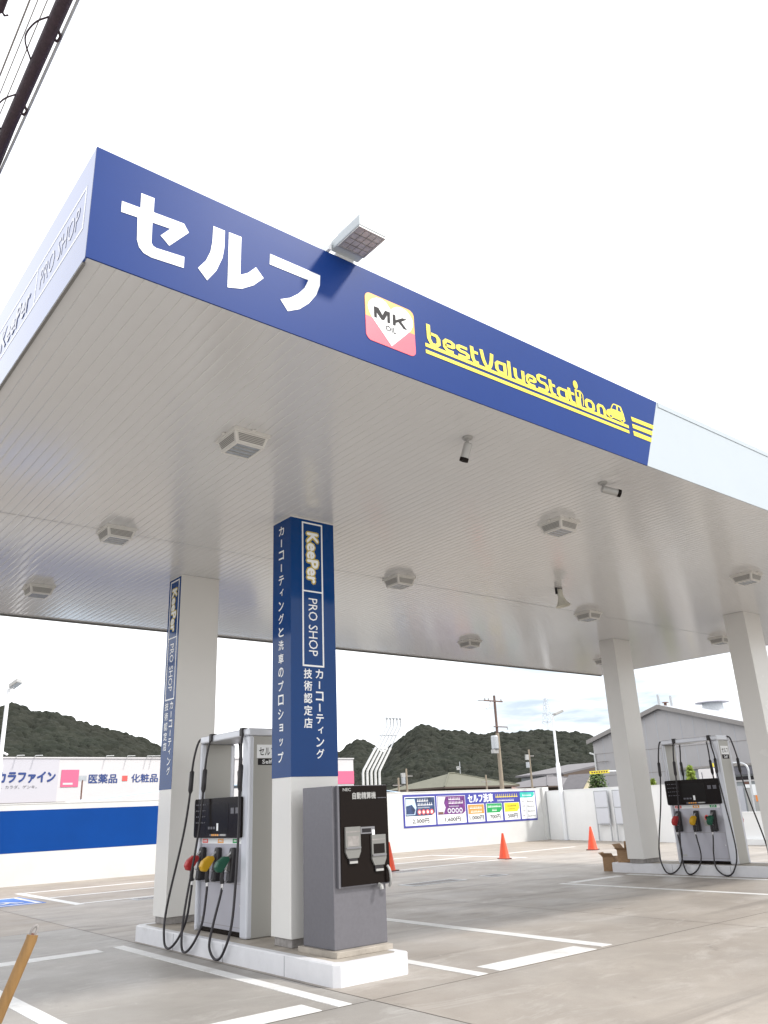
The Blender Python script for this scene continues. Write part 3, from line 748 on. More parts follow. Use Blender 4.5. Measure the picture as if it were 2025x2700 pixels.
# ceiling lights: one built, eleven copied
def make_ceiling_light():
    t = thing('ceiling_light', '', 'ceiling light', (0, 0, 0), 'square ceiling lights in a grid under the canopy')
    b = MB(); b.box((-0.20, -0.20, -0.035), (0.20, 0.20, 0.002), 'lightbody')
    for sx, sy in ((-1, 0), (1, 0), (0, -1), (0, 1)):
        b.box((sx * 0.205 - 0.02, sy * 0.205 - 0.02, -0.02), (sx * 0.205 + 0.02, sy * 0.205 + 0.02, 0), 'lightbody')
    b.build('mounting_plate', t, bevel=0.004)
    b = MB(); a, c, z0, z1 = 0.185, 0.155, -0.035, -0.135
    b.hexa([(-c, -c, z1), (c, -c, z1), (c, c, z1), (-c, c, z1), (-a, -a, z0), (a, -a, z0), (a, a, z0), (-a, a, z0)], 'lightbody')
    b.build('body', t, bevel=0.006)
    b = MB()
    for ang in range(4):
        ca, sa = math.cos(ang * math.pi / 2), math.sin(ang * math.pi / 2)
        for i in range(5):
            s0, s1 = 0.16 + 0.15 * i, 0.16 + 0.15 * i + 0.10
            pts = []
            for s, e in ((s0, -1), (s0, 1), (s1, 1), (s1, -1)):
                w = (a + (c - a) * s); px, py, pz = w + 0.003, e * (w - 0.03), z0 + (z1 - z0) * s
                pts.append((px * ca - py * sa, px * sa + py * ca, pz))
            b.quad(*pts, 'louver')
    b.build('louvers', t)
    b = MB(); b.box((-0.128, -0.128, -0.142), (0.128, 0.128, -0.136), 'lens')
    for i in range(3): b.box((-0.128, -0.075 + 0.07 * i, -0.147), (0.128, -0.065 + 0.07 * i, -0.142), 'silver')
    b.build('lens', t)
    b = MB(); b.frame(-0.155, -0.155, 0.155, 0.155, 0.026, lambda u, v, h: (u, -v, -0.135 - h), 'lightbody', t=0.012); b.build('rim', t)
    return t
proto = make_ceiling_light()
spots = [((2.21, 1.86), 'square ceiling light under the canopy, largest in view, left of the navy wrapped column'),
         ((2.21, 5.17), 'square ceiling light on the seam, left of the rear column with the navy side'),
         ((2.21, 8.42), 'square ceiling light by the rear canopy edge at the far left of the photo'),
         ((7.0, 1.85), 'square ceiling light straight below the bullet camera that points right'),
         ((6.89, 5.10), 'square ceiling light on the seam, first one right of the navy column'),
         ((6.95, 8.47), 'square ceiling light near the rear edge, hidden behind the navy column'),
         ((11.9, 5.20), 'square ceiling light on the seam beside the horn speaker, touching a white column'),
         ((11.76, 8.47), 'square ceiling light near the rear canopy edge, between navy and white columns'),
         ((12.0, 1.90), 'square ceiling light in front of the rightmost white column, cut by no seam'),
         ((17.1, 5.34), 'square ceiling light tucked against the left side of the rightmost column'),
         ((16.9, 8.6), 'square ceiling light half hidden behind the column beside the cardboard boxes')]
spots = [s for s in spots if s[0] != (6.95, 8.47)]
for i, ((x, y), lb) in enumerate(spots):
    o = proto if i == 0 else copy_tree(proto)
    o.location = (x, y, H); o['label'] = lb

# cameras and horn under the canopy
def bullet_cam(loc, d, label, ln):
    t = thing('security_camera', label, 'security camera', loc, 'bullet cameras under the front edge')
    d = Vector(d).normalized()
    b = MB(); b.lathe([(0.055, 0), (0.055, 0.018), (0.035, 0.03)], (0, 0, 0), (0, 0, -1), 'silver', 16); b.tube([(0, 0, -0.02), (0, 0, -0.05), d * 0.03 + Vector((0, 0, -0.07))], 0.016, 'silver')
    b.build('mount', t, smooth=True)
    s = d * -0.02 + Vector((0, 0, -0.085))
    b = MB(); b.lathe([(0.034, 0), (0.044, 0.01), (0.044, ln)], s, d, 'silver', 18); b.build('body', t, smooth=True)
    b = MB(); b.lathe([(0.046, -0.012), (0.047, 0.028), (0.040, 0.030), (0.036, 0.012), (0.014, 0.012), (0.014, 0.016)], s + d * (ln + 0.0005), d, 'gloss_black', 18); b.build('lens', t)
bullet_cam((4.09, 0.60, H), (-0.05, 0.42, -0.90), 'small grey bullet camera hanging lens down below the red and white heart emblem', 0.17)
bullet_cam((6.32, 0.61, H), (0.83, -0.55, -0.28), 'small grey bullet camera pointing right below the end of the blue fascia', 0.20)
hs = thing('horn_loudspeaker', 'ivory horn loudspeaker hanging from the ribbed underside between two seam lights', 'loudspeaker', (9.77, 4.18, H))
b = MB(); b.lathe([(0.045, 0.03), (0.055, 0.05), (0.055, 0.13), (0.05, 0.14), (0.055, 0.18), (0.08, 0.25), (0.13, 0.33), (0.135, 0.335), (0.128, 0.33), (0.07, 0.25), (0.02, 0.2)], (0, 0, 0), (0.12, -0.10, -1), 'ivory', 22, cap=False)
b.build('horn', hs, smooth=True)
b = MB(); b.box((-0.07, -0.03, -0.012), (0.07, 0.03, 0.0), 'plinth'); b.box((-0.075, -0.02, -0.12), (-0.063, 0.02, 0), 'black'); b.box((0.063, -0.02, -0.12), (0.075, 0.02, 0), 'black'); b.build('bracket', hs)

# ------------------------------------------------------------------ islands
def island(x0, y0, x1, y1, label):
    t = thing('pump_island', label, 'kerb island', ((x0 + x1) / 2, (y0 + y1) / 2, 0), 'white kerbed islands under the canopy')
    oo = ((x0 + x1) / 2, (y0 + y1) / 2, 0)
    c = 0.055
    out = [(x0 + c, y0), (x1 - c, y0), (x1, y0 + c), (x1, y1 - c), (x1 - c, y1), (x0 + c, y1), (x0, y1 - c), (x0, y0 + c)]
    inn = [(x + (0.09 if x < (x0 + x1) / 2 else -0.09), y + (0.09 if y < (y0 + y1) / 2 else -0.09)) for x, y in out]
    b = MB(); n = 8
    def ringz(pts, z): return [(x, y, z) for x, y in pts]
    o2 = [(x + (0.012 if x < (x0 + x1) / 2 else -0.012), y + (0.012 if y < (y0 + y1) / 2 else -0.012)) for x, y in out]
    vs = ringz(out, 0) + ringz(out, 0.183) + ringz(o2, 0.195) + ringz(inn, 0.195) + ringz(inn, 0.17)
    fs = []
    for k in range(4):
        for i in range(n): fs.append((k * n + i, k * n + (i + 1) % n, (k + 1) * n + (i + 1) % n, (k + 1) * n + i))
    b.add(vs, fs, 'kerb')
    y = y0 + 0.9
    while y < y1 - 0.3:                                   # hairline joints between kerb stones
        b.box((x0 - 0.0015, y, 0.0), (x0 + 0.001, y + 0.006, 0.184), 'ink_grey'); y += 1.3
    b.build('kerb', t, origin=oo)
    b = MB(); b.add(ringz(inn, 0.191), [tuple(range(n))], 'islandtop'); b.build('top_slab', t, origin=oo)
island(3.556, 2.338, 4.47, 7.07, 'white kerbed island carrying the payment machine and the left pump')
island(14.70, 1.2, 15.62, 7.555, 'white kerbed island carrying the right pump and the two plain white columns')

# payment machine
kx = thing('payment_machine', 'grey payment machine with glossy black front at the near end of its island', 'payment machine', (4.12, 2.95, 0.195))
O = (4.12, 2.95, 0.195)
b = MB(); b.box((3.755, 2.60, 0.191), (4.455, 3.30, 0.246), 'islandtop'); b.build('base_slab', kx, origin=O, bevel=0.006)
b = MB(); b.box((3.795, 2.695, 0.246), (4.465, 3.255, 1.783), 'kiosk'); b.build('cabinet', kx, origin=O, bevel=0.008)
b = MB(); b.box((3.835, 2.655, 0.80), (4.485, 2.697, 1.783), 'kiosk'); b.build('door_frame', kx, origin=O, bevel=0.004)
b = MB(); b.box((3.862, 2.643, 0.815), (4.488, 2.656, 1.778), 'gloss_black'); pn = b.build('front_panel', kx, origin=O, bevel=0.003)
fk = front(2.643); PO = O
b = MB()
b.text('NEC', fk, 'silver', box=(3.897, 1.727, 4.0, 1.757), bold=0.02)
b.text('自動精算機', fk, 'silver', box=(4.02, 1.645, 4.33, 1.712), bold=0.03)
for i, (u, w) in enumerate(((4.355, 0.035), (4.395, 0.05), (4.45, 0.02))): b.rect(u, 1.648, u + w, 1.656, fk, 'ink_grey')
b.build('lettering', pn, origin=O)
def slot(u0, u1, v0, v1, vt, dark):
    b = MB(); uc = (u0 + u1) / 2; h = (v1 - v0)
    b.poly([(u0 + 0.03, v0), (u1 - 0.03, v0), (u1, v0 + 0.06), (u1, v1), (u0, v1), (u0, v0 + 0.06)], fk, 'unit_grey', t=0.022)
    b.rect(u0 + 0.02, v0 + h * 0.38, u1 - 0.02, v0 + h * 0.70, fk, dark, t=0.002, d=0.022)
    b.rect(u0 + 0.005, v0 + h * 0.30, u1 - 0.005, v0 + h * 0.35, fk, 'kiosk_light', t=0.012, d=0.022)
    b.rect(u0 + 0.005, v0 + h * 0.82, u1 - 0.005, v0 + h * 0.86, fk, 'plinth', t=0.002, d=0.022)
    b.rect(uc - 0.055, vt, uc + 0.055, v0 - 0.001, fk, 'black', t=0.015)
    b.rect(uc - 0.05, vt, uc + 0.05, vt + 0.022, fk, 'silver', t=0.01, d=0.015)
    b.build('slot_unit', kx, origin=O)
slot(3.905, 4.098, 1.075, 1.375, 1.025, 'plinth'); slot(4.243, 4.43, 0.99, 1.285, 0.932, 'screen')
b = MB(); b.rect(4.115, 1.30, 4.30, 1.368, fk, 'kiosk_light', t=0.004); b.rect(4.13, 1.312, 4.25, 1.352, fk, 'ink', t=0.001, d=0.004); b.rect(4.262, 1.285, 4.298, 1.335, fk, 'letter_white', t=0.001, d=0.004)
b.build('card_reader', kx, origin=O)
b = MB(); b.tube(spline([(4.445, 2.63, 0.975), (4.452, 2.60, 0.93), (4.462, 2.60, 0.83), (4.468, 2.635, 0.775)], 5), 0.014, 'silver', 8)
b.tube([(4.34, 2.65, 0.80), (4.34, 2.61, 0.79), (4.345, 2.61, 0.76)], 0.022, 'silver', 8); b.build('door_handle', kx, origin=O, smooth=True)

# ------------------------------------------------------------------ fuel pumps
def hose_front(y_top, y_grip, ym, yb, yn, c, fat):
    """outlet at the head, breakaway grip, loop that nearly touches the ground, riser to its nozzle."""
    a = spline([(0.03, y_top, 2.41), (-0.045, y_top + (y_grip - y_top) * 0.25, 2.37), (-0.09, y_top + (y_grip - y_top) * 0.6, 2.20), (-0.11, y_grip, 1.98), (-0.125, y_grip, 1.70),
                (-0.17, y_grip + (ym - y_grip) * 0.35, 1.15), (-0.30, ym, 0.28), (-0.355, ym + (yb - ym) * 0.35, -0.08), (-0.365, yb, -0.172), (-0.345, yb + (yn - yb) * 0.75, -0.06), (-0.27, yn, 0.16), (-0.19, c + (yn - c) * 0.3, 0.45), (-0.165, c, 0.56)], 7)
    return a
def make_pump():
    t = thing('fuel_pump', '', 'fuel pump', (0, 0, 0), 'identical self service pumps')
    W_, D_, Z_ = 1.32, 0.42, 2.42
    b = MB(); b.box((0.012, 0.03, 0.0), (D_ - 0.012, W_ - 0.03, 0.055), 'gloss_black'); b.build('base', t)
    b = MB(); b.box((0.0, 0.155, 0.055), (D_, W_ - 0.055, 1.12), 'pump_panel'); b.build('cabinet', t, bevel=0.006)
    for nm, y0, y1 in (('right', 0.0, 0.15), ('left', W_ - 0.05, W_)):
        b = MB(); b.box((-0.014, y0, 0.055 if nm == 'left' else 0.0), (D_ + 0.014, y1, Z_ - 0.095), 'pump_side'); p_ = b.build('post', t, bevel=0.01)
        b = MB()
        ya, yb_ = (y0 - 0.006, y1 + 0.004) if nm == 'right' else (y0 - 0.004, y1 + 0.006)
        b.box((-0.045, ya, 0.0), (0.035, yb_, Z_ - 0.094), 'pump_post'); b.box((D_ - 0.035, ya, 0.0), (D_ + 0.045, yb_, Z_ - 0.094), 'pump_post')
        b.build('edge_strip', p_, bevel=0.022)
    b = MB(); b.box((-0.045, -0.006, Z_ - 0.093), (D_ + 0.045, W_ + 0.006, Z_), 'pump_post'); b.build('head_beam', t, bevel=0.018)
    b = MB(); b.box((0.10, 0.35, 1.12), (0.30, 0.95, 1.16), 'pump_side'); b.build('cabinet_top', t)
    for side in (0, 1):
        fx = (lambda x: x) if side == 0 else (lambda x: D_ - x)
        fy = (lambda y: y) if side == 0 else (lambda y: W_ - y)
        def SF(off):
            if side == 0: return lambda u, v, h: (off - h, -u, v)
            return lambda u, v, h: (D_ - off + h, W_ + u, v)
        b = MB(); b.poly([(-u, v) for u, v in rrect(0.105, 1.115, 1.355 if side == 0 else 1.30, 1.60, 0.035)], SF(0.0), 'gloss_black', t=0.075)
        sc = b.build('display_panel', t)
        f2 = SF(-0.075)
        b = MB()
        b.rect(-1.0, 1.16, -0.42, 1.53, f2, 'screen', t=0.002)
        b.rect(-0.72, 1.20, -0.675, 1.29, f2, 'letter_white', t=0.003)
        for i in range(3): b.rect(-0.95 + 0.07 * i, 1.22, -0.90 + 0.07 * i, 1.25, f2, 'ink_grey', t=0.003)
        b.rect(-0.90, 1.135, -0.46, 1.162, f2, 'ink_grey', t=0.002)
        for i in range(4): b.rect(-0.85 + 0.05 * i, 1.138, -0.815 + 0.05 * i, 1.160, f2, 'orange', t=0.003)
        b.rect(-0.62, 1.138, -0.48, 1.160, f2, 'silver', t=0.003)
        for j in range(4):
            for i in range(6): b.rect(-1.30 + 0.045 * i + 0.006 * ((i * 7 + j * 3) % 3), 1.52 - 0.075 * j, -1.27 + 0.045 * i, 1.532 - 0.075 * j, f2, 'ink_grey', t=0.002)
        for i in range(2): b.rect(-0.36 + 0.12 * i, 1.40, -0.28 + 0.12 * i, 1.47, f2, 'ink_grey', t=0.002)
        b.build('display_markings', sc)
        b = MB(); f1 = SF(0.0)
        b.rect(-1.26, 1.042, -0.20, 1.108, f1, 'letter_white', t=0.004)
        for c, k in ((1.17, 'redimg'), (0.75, 'orange'), (0.36, 'bgreen')):
            b.rect(-c - 0.06, 1.05, -c + 0.09, 1.10, f1, k, t=0.002, d=0.004)
            for i in range(3): b.rect(-c - 0.03 + 0.035 * i, 1.065, -c - 0.01 + 0.035 * i, 1.088, f1, 'letter_white', t=0.001, d=0.006)
        b.build('grade_strip', t)
        for c, k in ((1.17, 'noz_red'), (0.75, 'noz_yellow'), (0.36, 'noz_green')):
            yy = fy(c)
            b = MB(); s = 0.058
            P = [(fx(0.0), yy - s, 0.60), (fx(-0.105), yy - s, 0.60), (fx(-0.105), yy + s, 0.60), (fx(0.0), yy + s, 0.60), (fx(0.0), yy - s, 1.0), (fx(-0.06), yy - s * 0.8, 1.0), (fx(-0.06), yy + s * 0.8, 1.0), (fx(0.0), yy + s, 1.0)]
            b.hexa(P, 'black'); b.build('holster', t, bevel=0.02)
            b = MB()
            b.tube([(fx(-0.05), yy, 0.95), (fx(-0.12), yy, 0.90), (fx(-0.165), yy, 0.84)], 0.016, 'metal', 8)
            b.tube([(fx(-0.165), yy, 0.76), (fx(-0.175), yy, 0.66), (fx(-0.165), yy, 0.60)], 0.026, 'black', 8)
            b.tube([(fx(-0.13), yy, 0.74), (fx(-0.085), yy, 0.72), (fx(-0.09), yy, 0.63), (fx(-0.155), yy, 0.61)], 0.008, 'metal', 6)
            b.tube([(fx(-0.165), yy, 0.60), (fx(-0.165), yy, 0.555)], 0.018, 'metal', 8)
            nz = b.build('nozzle', t, smooth=True)
            b = MB(); pf = [(-0.085, 0.865), (-0.105, 0.905), (-0.165, 0.905), (-0.245, 0.850), (-0.272, 0.790), (-0.250, 0.735), (-0.195, 0.722), (-0.145, 0.780)]
            if side: pf = pf[::-1]
            vs = [(fx(x), yy - 0.042, z) for x, z in pf] + [(fx(x), yy + 0.042, z) for x, z in pf]; n = len(pf)
            b.add(vs, [tuple(range(n))[::-1], tuple(range(n, 2 * n))] + [(i, (i + 1) % n, n + (i + 1) % n, n + i) for i in range(n)], k)
            b.build('grip_cover', nz, bevel=0.014)
        # round no-smoking notice
        b = MB(); cc = [(-0.535 + 0.048 * math.cos(a), 0.86 + 0.055 * math.sin(a)) for a in [i * math.pi / 10 for i in range(20)]]
        b.poly(cc, f1, 'redimg', t=0.003); b.poly([(-0.535 + (x + 0.535) * 0.6, 0.86 + (y - 0.86) * 0.6) for x, y in cc], f1, 'ink', t=0.001, d=0.003)
        b.rect(-0.60, 0.70, -0.48, 0.78, f1, 'silver', t=0.004); b.build('notice', t)
        b = MB(); b.frame(-1.245, 0.10, -0.18, 0.585, 0.005, f1, 'plinth', t=0.0015); b.rect(-0.23, 0.33, -0.205, 0.37, f1, 'metal', t=0.004); b.rect(-1.22, 0.13, -1.12, 0.17, f1, 'silver', t=0.002); b.build('service_door', t)
        for (yt, yg, ym, yb, yn, c) in ((1.335, 1.40, 1.58, 1.34, 1.07, 1.17), (0.99, 1.02, 1.06, 0.88, 0.64, 0.75), (0.165, 0.06, -0.16, 0.10, 0.36, 0.36)):
            if side and yt == 0.99: yt, yg, ym, yb = 0.80, 0.77, 0.80, 0.70
            pts = hose_front(yt, yg, ym, yb, yn, c, True)
            pts = [Vector((fx(p.x), fy(p.y), p.z)) for p in pts]
            b = MB(); b.tube(pts, 0.0148, 'rubber', 8); ho = b.build('hose', t, smooth=True)
            b = MB()
            g0, g1 = Vector((fx(-0.11), fy(yg), 1.98)), Vector((fx(-0.125), fy(yg), 1.70))
            b.lathe([(0.017, 0), (0.031, 0.02), (0.031, 0.26), (0.017, 0.30)], g0, g1 - g0, 'black', 10); b.build('breakaway', ho, smooth=True)
            if yt < 1.2:
                b = MB(); b.box((min(fx(-0.07), fx(0.02)), fy(yt) - 0.035, 2.335), (max(fx(-0.07), fx(0.02)), fy(yt) + 0.035, 2.435), 'black'); b.build('outlet', ho, bevel=0.01)
            b = MB(); b.lathe([(0.016, 0), (0.016, 0.05)], pts[-1] + Vector((0, 0, -0.03)), (0, 0, 1), 'pipe_white', 8); b.build('swivel', ho)
    # side notices on the near end
    fs = front(0.0)
    b = MB(); b.rect(0.075, 2.05, 0.365, 2.215, fs, 'letter_white', t=0.003)
    b.text('セルフ', fs, 'ink', box=(0.105, 2.085, 0.335, 2.18), bold=0.01, t=0.001, d=0.003)
    b.rect(0.09, 1.965, 0.35, 2.045, fs, 'ink', t=0.003); b.text('Self', fs, 'letter_white', box=(0.15, 1.982, 0.29, 2.03), bold=0.02, t=0.001, d=0.003)
    b.build('side_notice', t)
    return t
pump = make_pump(); pump.location = (3.855, 4.49, 0.195)
pump.scale = (1, 1, 0.972)
pump['label'] = 'grey three hose pump behind the navy column on the nearer island'
p2 = copy_tree(pump); p2.location = (15.0, 4.675, 0.195)
p2.scale = (1, 1, 1.028)
p2['label'] = 'grey three hose pump between two plain white columns at the right'
# ------------------------------------------------------------------ boundary walls
WY = 19.7
bw = thing('boundary_wall', 'long white boundary wall with a broad blue band at its left end', 'wall', (5, WY, 0))
b = MB(); b.box((-22, WY, 0), (26.55, WY + 0.16, 2.03), 'wall_white'); b.box((-22, WY - 0.012, 2.03), (26.55, WY + 0.172, 2.06), 'wall_white')
b.build('wall_face', bw, origin=(5, WY, 0))
b = MB(); b.box((-22, WY - 0.004, 0.81), (12.6, WY, 1.875), 'wall_blue'); b.build('blue_band', bw, origin=(5, WY, 0))
b = MB(); b.box((26.55, WY - 0.1, 0), (26.93, WY + 0.26, 2.09), 'wall_white'); b.box((26.72, WY - 0.112, 0.1), (26.735, WY - 0.1, 1.95), 'galv'); b.build('end_pillar', bw, origin=(5, WY, 0))

E0, E1 = Vector((26.75, 19.58, 0)), Vector((25.3, 13.2, 0)); ED = (E1 - E0); EN = Vector((ED.y, -ED.x, 0)).normalized()   # EN points into the forecourt
if EN.x > 0: EN = -EN
def along(s, off=0.0, z=0.0):
    q = E0 + ED * s + EN * off; return (q.x, q.y, z)
def wall_piece(name, s0, s1, h, label, step=False, k='wall_white_lit'):
    o = along((s0 + s1) / 2)
    b = MB()
    def seg(o0, o1, z0, z1):
        b.hexa([along(s0, o0, z0), along(s1, o0, z0), along(s1, o1, z0), along(s0, o1, z0), along(s0, o0, z1), along(s1, o0, z1), along(s1, o1, z1), along(s0, o1, z1)], k)
    seg(0.0, -0.15, 0, h)
    seg(0.012, -0.162, h, h + 0.03)
    if step: seg(0.16, 0.0, 0, 0.16)
    return tag(b.build(name, origin=o), label, 'wall')
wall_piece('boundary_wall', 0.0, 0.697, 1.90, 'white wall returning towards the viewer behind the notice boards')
wall_piece('low_wall', 0.698, 0.80, 0.82, 'low white wall piece in the gap beside the last notice board', k='wall_grey')
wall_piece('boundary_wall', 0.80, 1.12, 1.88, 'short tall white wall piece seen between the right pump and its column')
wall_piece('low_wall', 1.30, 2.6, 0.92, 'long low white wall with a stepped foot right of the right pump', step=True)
# electric cabinet against the wall
o = along(0.905, 0.14)
cb = thing('meter_cabinet', 'slim cream cabinet against the white wall left of the right pump', 'cabinet', o)
b = MB(); b.box((-0.12, -0.12, 0.13), (0.12, 0.12, 1.45), 'house_cream'); b.build('body', cb, bevel=0.01)
b = MB(); b.box((-0.10, -0.14, 0), (0.10, 0.10, 0.13), 'galv'); b.build('foot', cb)
b = MB(); b.box((-0.126, -0.09, 0.3), (-0.120, 0.09, 1.35), 'wall_grey'); b.build('door', cb)

# price banner on the wall
bn = thing('price_banner', 'blue bordered banner with car wash prices on the white wall', 'banner', (22.5, WY, 1.38))
O = (22.5, WY, 1.38)
fb = front(WY - 0.012)
b = MB(); b.box((18.86, WY - 0.012, 0.80), (26.17, WY - 0.001, 1.955), 'sign_blue'); b.build('backing', bn, origin=O)
b = MB()
for q in ((18.94, 0.87, 20.44, 1.875), (20.53, 0.87, 22.04, 1.875), (22.14, 0.87, 23.06, 1.53), (23.17, 0.87, 24.09, 1.53), (24.20, 0.87, 25.12, 1.53), (25.21, 0.87, 26.12, 1.91)): b.rect(*q, fb, 'letter_white')
b.build('price_boxes', bn, origin=O)
b = MB()
b.poly([(18.97, 1.20), (20.25, 1.20), (20.42, 1.30), (20.42, 1.85), (18.97, 1.85)], fb, 'navyimg', t=0.002, d=0.002)
b.poly([(20.56, 1.20), (21.88, 1.20), (22.02, 1.30), (22.02, 1.86), (20.56, 1.86)], fb, 'purple', t=0.002, d=0.002)
b.poly([(18.99, 1.24), (19.42, 1.24), (19.50, 1.50), (19.42, 1.80), (18.99, 1.80)], fb, 'arch', t=0.001, d=0.004)
b.poly([(19.0, 1.27), (19.38, 1.26), (19.45, 1.42), (19.28, 1.60), (19.0, 1.55)], fb, 'navyimg', t=0.001, d=0.005)
b.poly([(20.58, 1.22), (20.86, 1.22), (20.98, 1.45), (20.90, 1.62), (21.0, 1.84), (20.58, 1.84)], fb, 'cool', t=0.001, d=0.004)
b.rect(20.59, 1.22, 20.85, 1.30, fb, 'brown', t=0.001, d=0.005)
for i in range(4):
    for u0, k in ((19.64, 'redimg'), (21.16, 'purple')):
        cx = u0 + 0.205 * i
        b.poly([(cx + 0.092 * math.cos(a), 1.33 + 0.095 * math.sin(a)) for a in [j * math.pi / 8 for j in range(16)]], fb, k if u0 < 20 else 'cool', t=0.001, d=0.005)
        b.poly([(cx + 0.05 * math.cos(a), 1.33 + 0.052 * math.sin(a)) for a in [j * math.pi / 8 for j in range(16)]], fb, 'letter_white' if u0 < 20 else 'purple', t=0.001, d=0.006)
b.build('pictures', bn, origin=O)
b = MB()
b.rect(22.17, 1.17, 23.04, 1.51, fb, 'borange', d=0.002)
b.poly([(23.20, 1.18), (23.93, 1.18), (24.07, 1.30), (24.07, 1.52), (23.20, 1.52)], fb, 'bgreen', d=0.002)
b.poly([(24.23, 1.18), (24.96, 1.18), (25.10, 1.30), (25.10, 1.52), (24.23, 1.52)], fb, 'yellow', d=0.002)
b.poly([(25.21, 1.70), (25.95, 1.70), (26.08, 1.80), (26.08, 1.91), (25.21, 1.91)], fb, 'teal', d=0.002)
b.build('colour_blocks', bn, origin=O)
b = MB()
for s, q in (('2,300円', (19.28, 0.93, 20.10, 1.10)), ('1,600円', (20.92, 0.93, 21.72, 1.10)), ('1,000円', (22.22, 0.94, 23.0, 1.11)), ('700円', (23.36, 0.94, 23.94, 1.11)), ('500円', (24.40, 0.94, 24.96, 1.11))):
    b.text(s, fb, 'ink', box=q, bold=0.028, t=0.002, d=0.002)
b.text('セルフ洗車', fb, 'letter_white', box=(22.20, 1.585, 23.60, 1.90), bold=0.035, t=0.002)
def strokes(u0, u1, v, h, k, d, seed):
    r = random.Random(seed); u = u0
    while u < u1 - h * 0.4:
        w = h * r.uniform(0.5, 0.85)
        b.rect(u, v, min(u + w, u1), v + h * 0.30, fb, k, t=0.001, d=d); b.rect(u + w * 0.3, v + h * 0.30, u + w * 0.55, v + h, fb, k, t=0.001, d=d)
        u += w + h * 0.18
strokes(23.75, 25.05, 1.74, 0.13, 'yellow', 0.001, 1); strokes(23.85, 24.85, 1.60, 0.075, 'letter_white', 0.001, 2)
strokes(19.55, 20.15, 1.70, 0.10, 'letter_white', 0.005, 3); strokes(19.57, 20.32, 1.56, 0.10, 'letter_white', 0.005, 4); strokes(19.57, 20.15, 1.47, 0.05, 'cool', 0.005, 5)
strokes(21.15, 21.8, 1.72, 0.09, 'letter_white', 0.005, 6); strokes(21.15, 21.9, 1.58, 0.10, 'letter_white', 0.005, 7); strokes(21.15, 21.7, 1.47, 0.05, 'cool', 0.005, 8)
strokes(22.26, 22.95, 1.36, 0.09, 'letter_white', 0.004, 9); strokes(22.30, 22.92, 1.22, 0.09, 'letter_white', 0.004, 10)
strokes(23.26, 24.0, 1.38, 0.08, 'letter_white', 0.004, 11); strokes(23.5, 23.8, 1.24, 0.08, 'letter_white', 0.004, 12)
strokes(24.40, 24.95, 1.38, 0.08, 'ink', 0.004, 13); strokes(24.45, 24.85, 1.27, 0.05, 'ink', 0.004, 14)
strokes(25.35, 25.9, 1.76, 0.08, 'letter_white', 0.004, 15)
for j in range(4):
    strokes(25.27, 25.45, 1.54 - 0.19 * j, 0.08, 'ink_grey', 0.002, 20 + j); strokes(25.62, 26.05, 1.52 - 0.19 * j, 0.085, 'ink', 0.002, 30 + j)
b.build('lettering', bn, origin=O)

# notice boards on legs
def notice(s0, s1, label):
    o = along((s0 + s1) / 2, 0.12)
    t = thing('notice_board', label, 'notice board', o, 'grey notice boards before the white wall')
    def lp(s, z, off=0.12):
        q = along(s, off, z); return (q[0] - o[0], q[1] - o[1], z)
    for s in (s0, s1):
        b = MB(); b.tube([lp(s, 0), lp(s, 1.82)], 0.028, 'galv', 8); q = lp(s, 0); b.box((q[0] - 0.06, q[1] - 0.06, 0), (q[0] + 0.06, q[1] + 0.06, 0.012), 'galv'); b.build('leg', t)
    for z0, z1 in ((0.63, 1.18), (1.22, 1.79)):
        b = MB(); b.hexa([lp(s0 + 0.004, z0, 0.135), lp(s1 - 0.004, z0, 0.135), lp(s1 - 0.004, z0, 0.11), lp(s0 + 0.004, z0, 0.11), lp(s0 + 0.004, z1, 0.135), lp(s1 - 0.004, z1, 0.135), lp(s1 - 0.004, z1, 0.11), lp(s0 + 0.004, z1, 0.11)], 'cool'); b.build('panel', t)
    for z in (0.60, 1.20, 1.81):
        b = MB(); b.tube([lp(s0, z), lp(s1, z)], 0.018, 'galv', 8); b.build('crossbar', t)
notice(0.498, 0.612, 'two panel grey notice board on legs, fully seen left of the far column')
notice(0.662, 0.78, 'grey notice board mostly hidden behind the far white column')

# lamp posts
def lamp_post(x, y, h, d, label, arm):
    t = thing('lamp_post', label, 'lamp post', (x, y, 0), 'white lamp posts along the wall')
    b = MB(); b.lathe([(0.085, 0), (0.085, h * 0.6), (0.055, h * 0.62), (0.05, h)], (0, 0, 0), (0, 0, 1), 'lamp_pole', 14); b.box((-0.14, -0.14, 0), (0.14, 0.14, 0.015), 'galv'); b.build('pole', t, smooth=True)
    d = Vector(d).normalized()
    s = Vector((-d.y, d.x, 0)) * 0.16
    b = MB(); c = Vector((0, 0, h)); A = c + d * 0.08; B_ = c + d * (0.30 if arm else 0.48) + Vector((0, 0, 0.16)); upv = Vector((0, 0, 0.11)) - d * 0.03
    b.hexa([A - s, B_ - s, B_ + s, A + s, A - s + upv, B_ - s + upv, B_ + s + upv, A + s + upv], 'silver'); b.build('lamp_head', t, bevel=0.02)
    b = MB(); b.tube([c, c + d * 0.14 + Vector((0, 0, 0.05))], 0.03, 'lamp_pole', 8)
    if arm: b.tube([(0, 0, 3.36), (-0.35, -0.05, 3.42)], 0.03, 'store_pink', 8); b.tube([(0.0, 0, 3.38), (0.17, 0, 3.30)], 0.03, 'lamp_pole', 8)
    b.build('arm', t)
lamp_post(26.42, 18.5, 4.93, (0.9, -0.45, 0), 'tall white lamp post before the wall, right of the price banner', False)
lamp_post(4.68, 19.45, 5.05, (0.7, -0.6, 0), 'white lamp post at the blue banded wall, cut by the left photo edge', True)

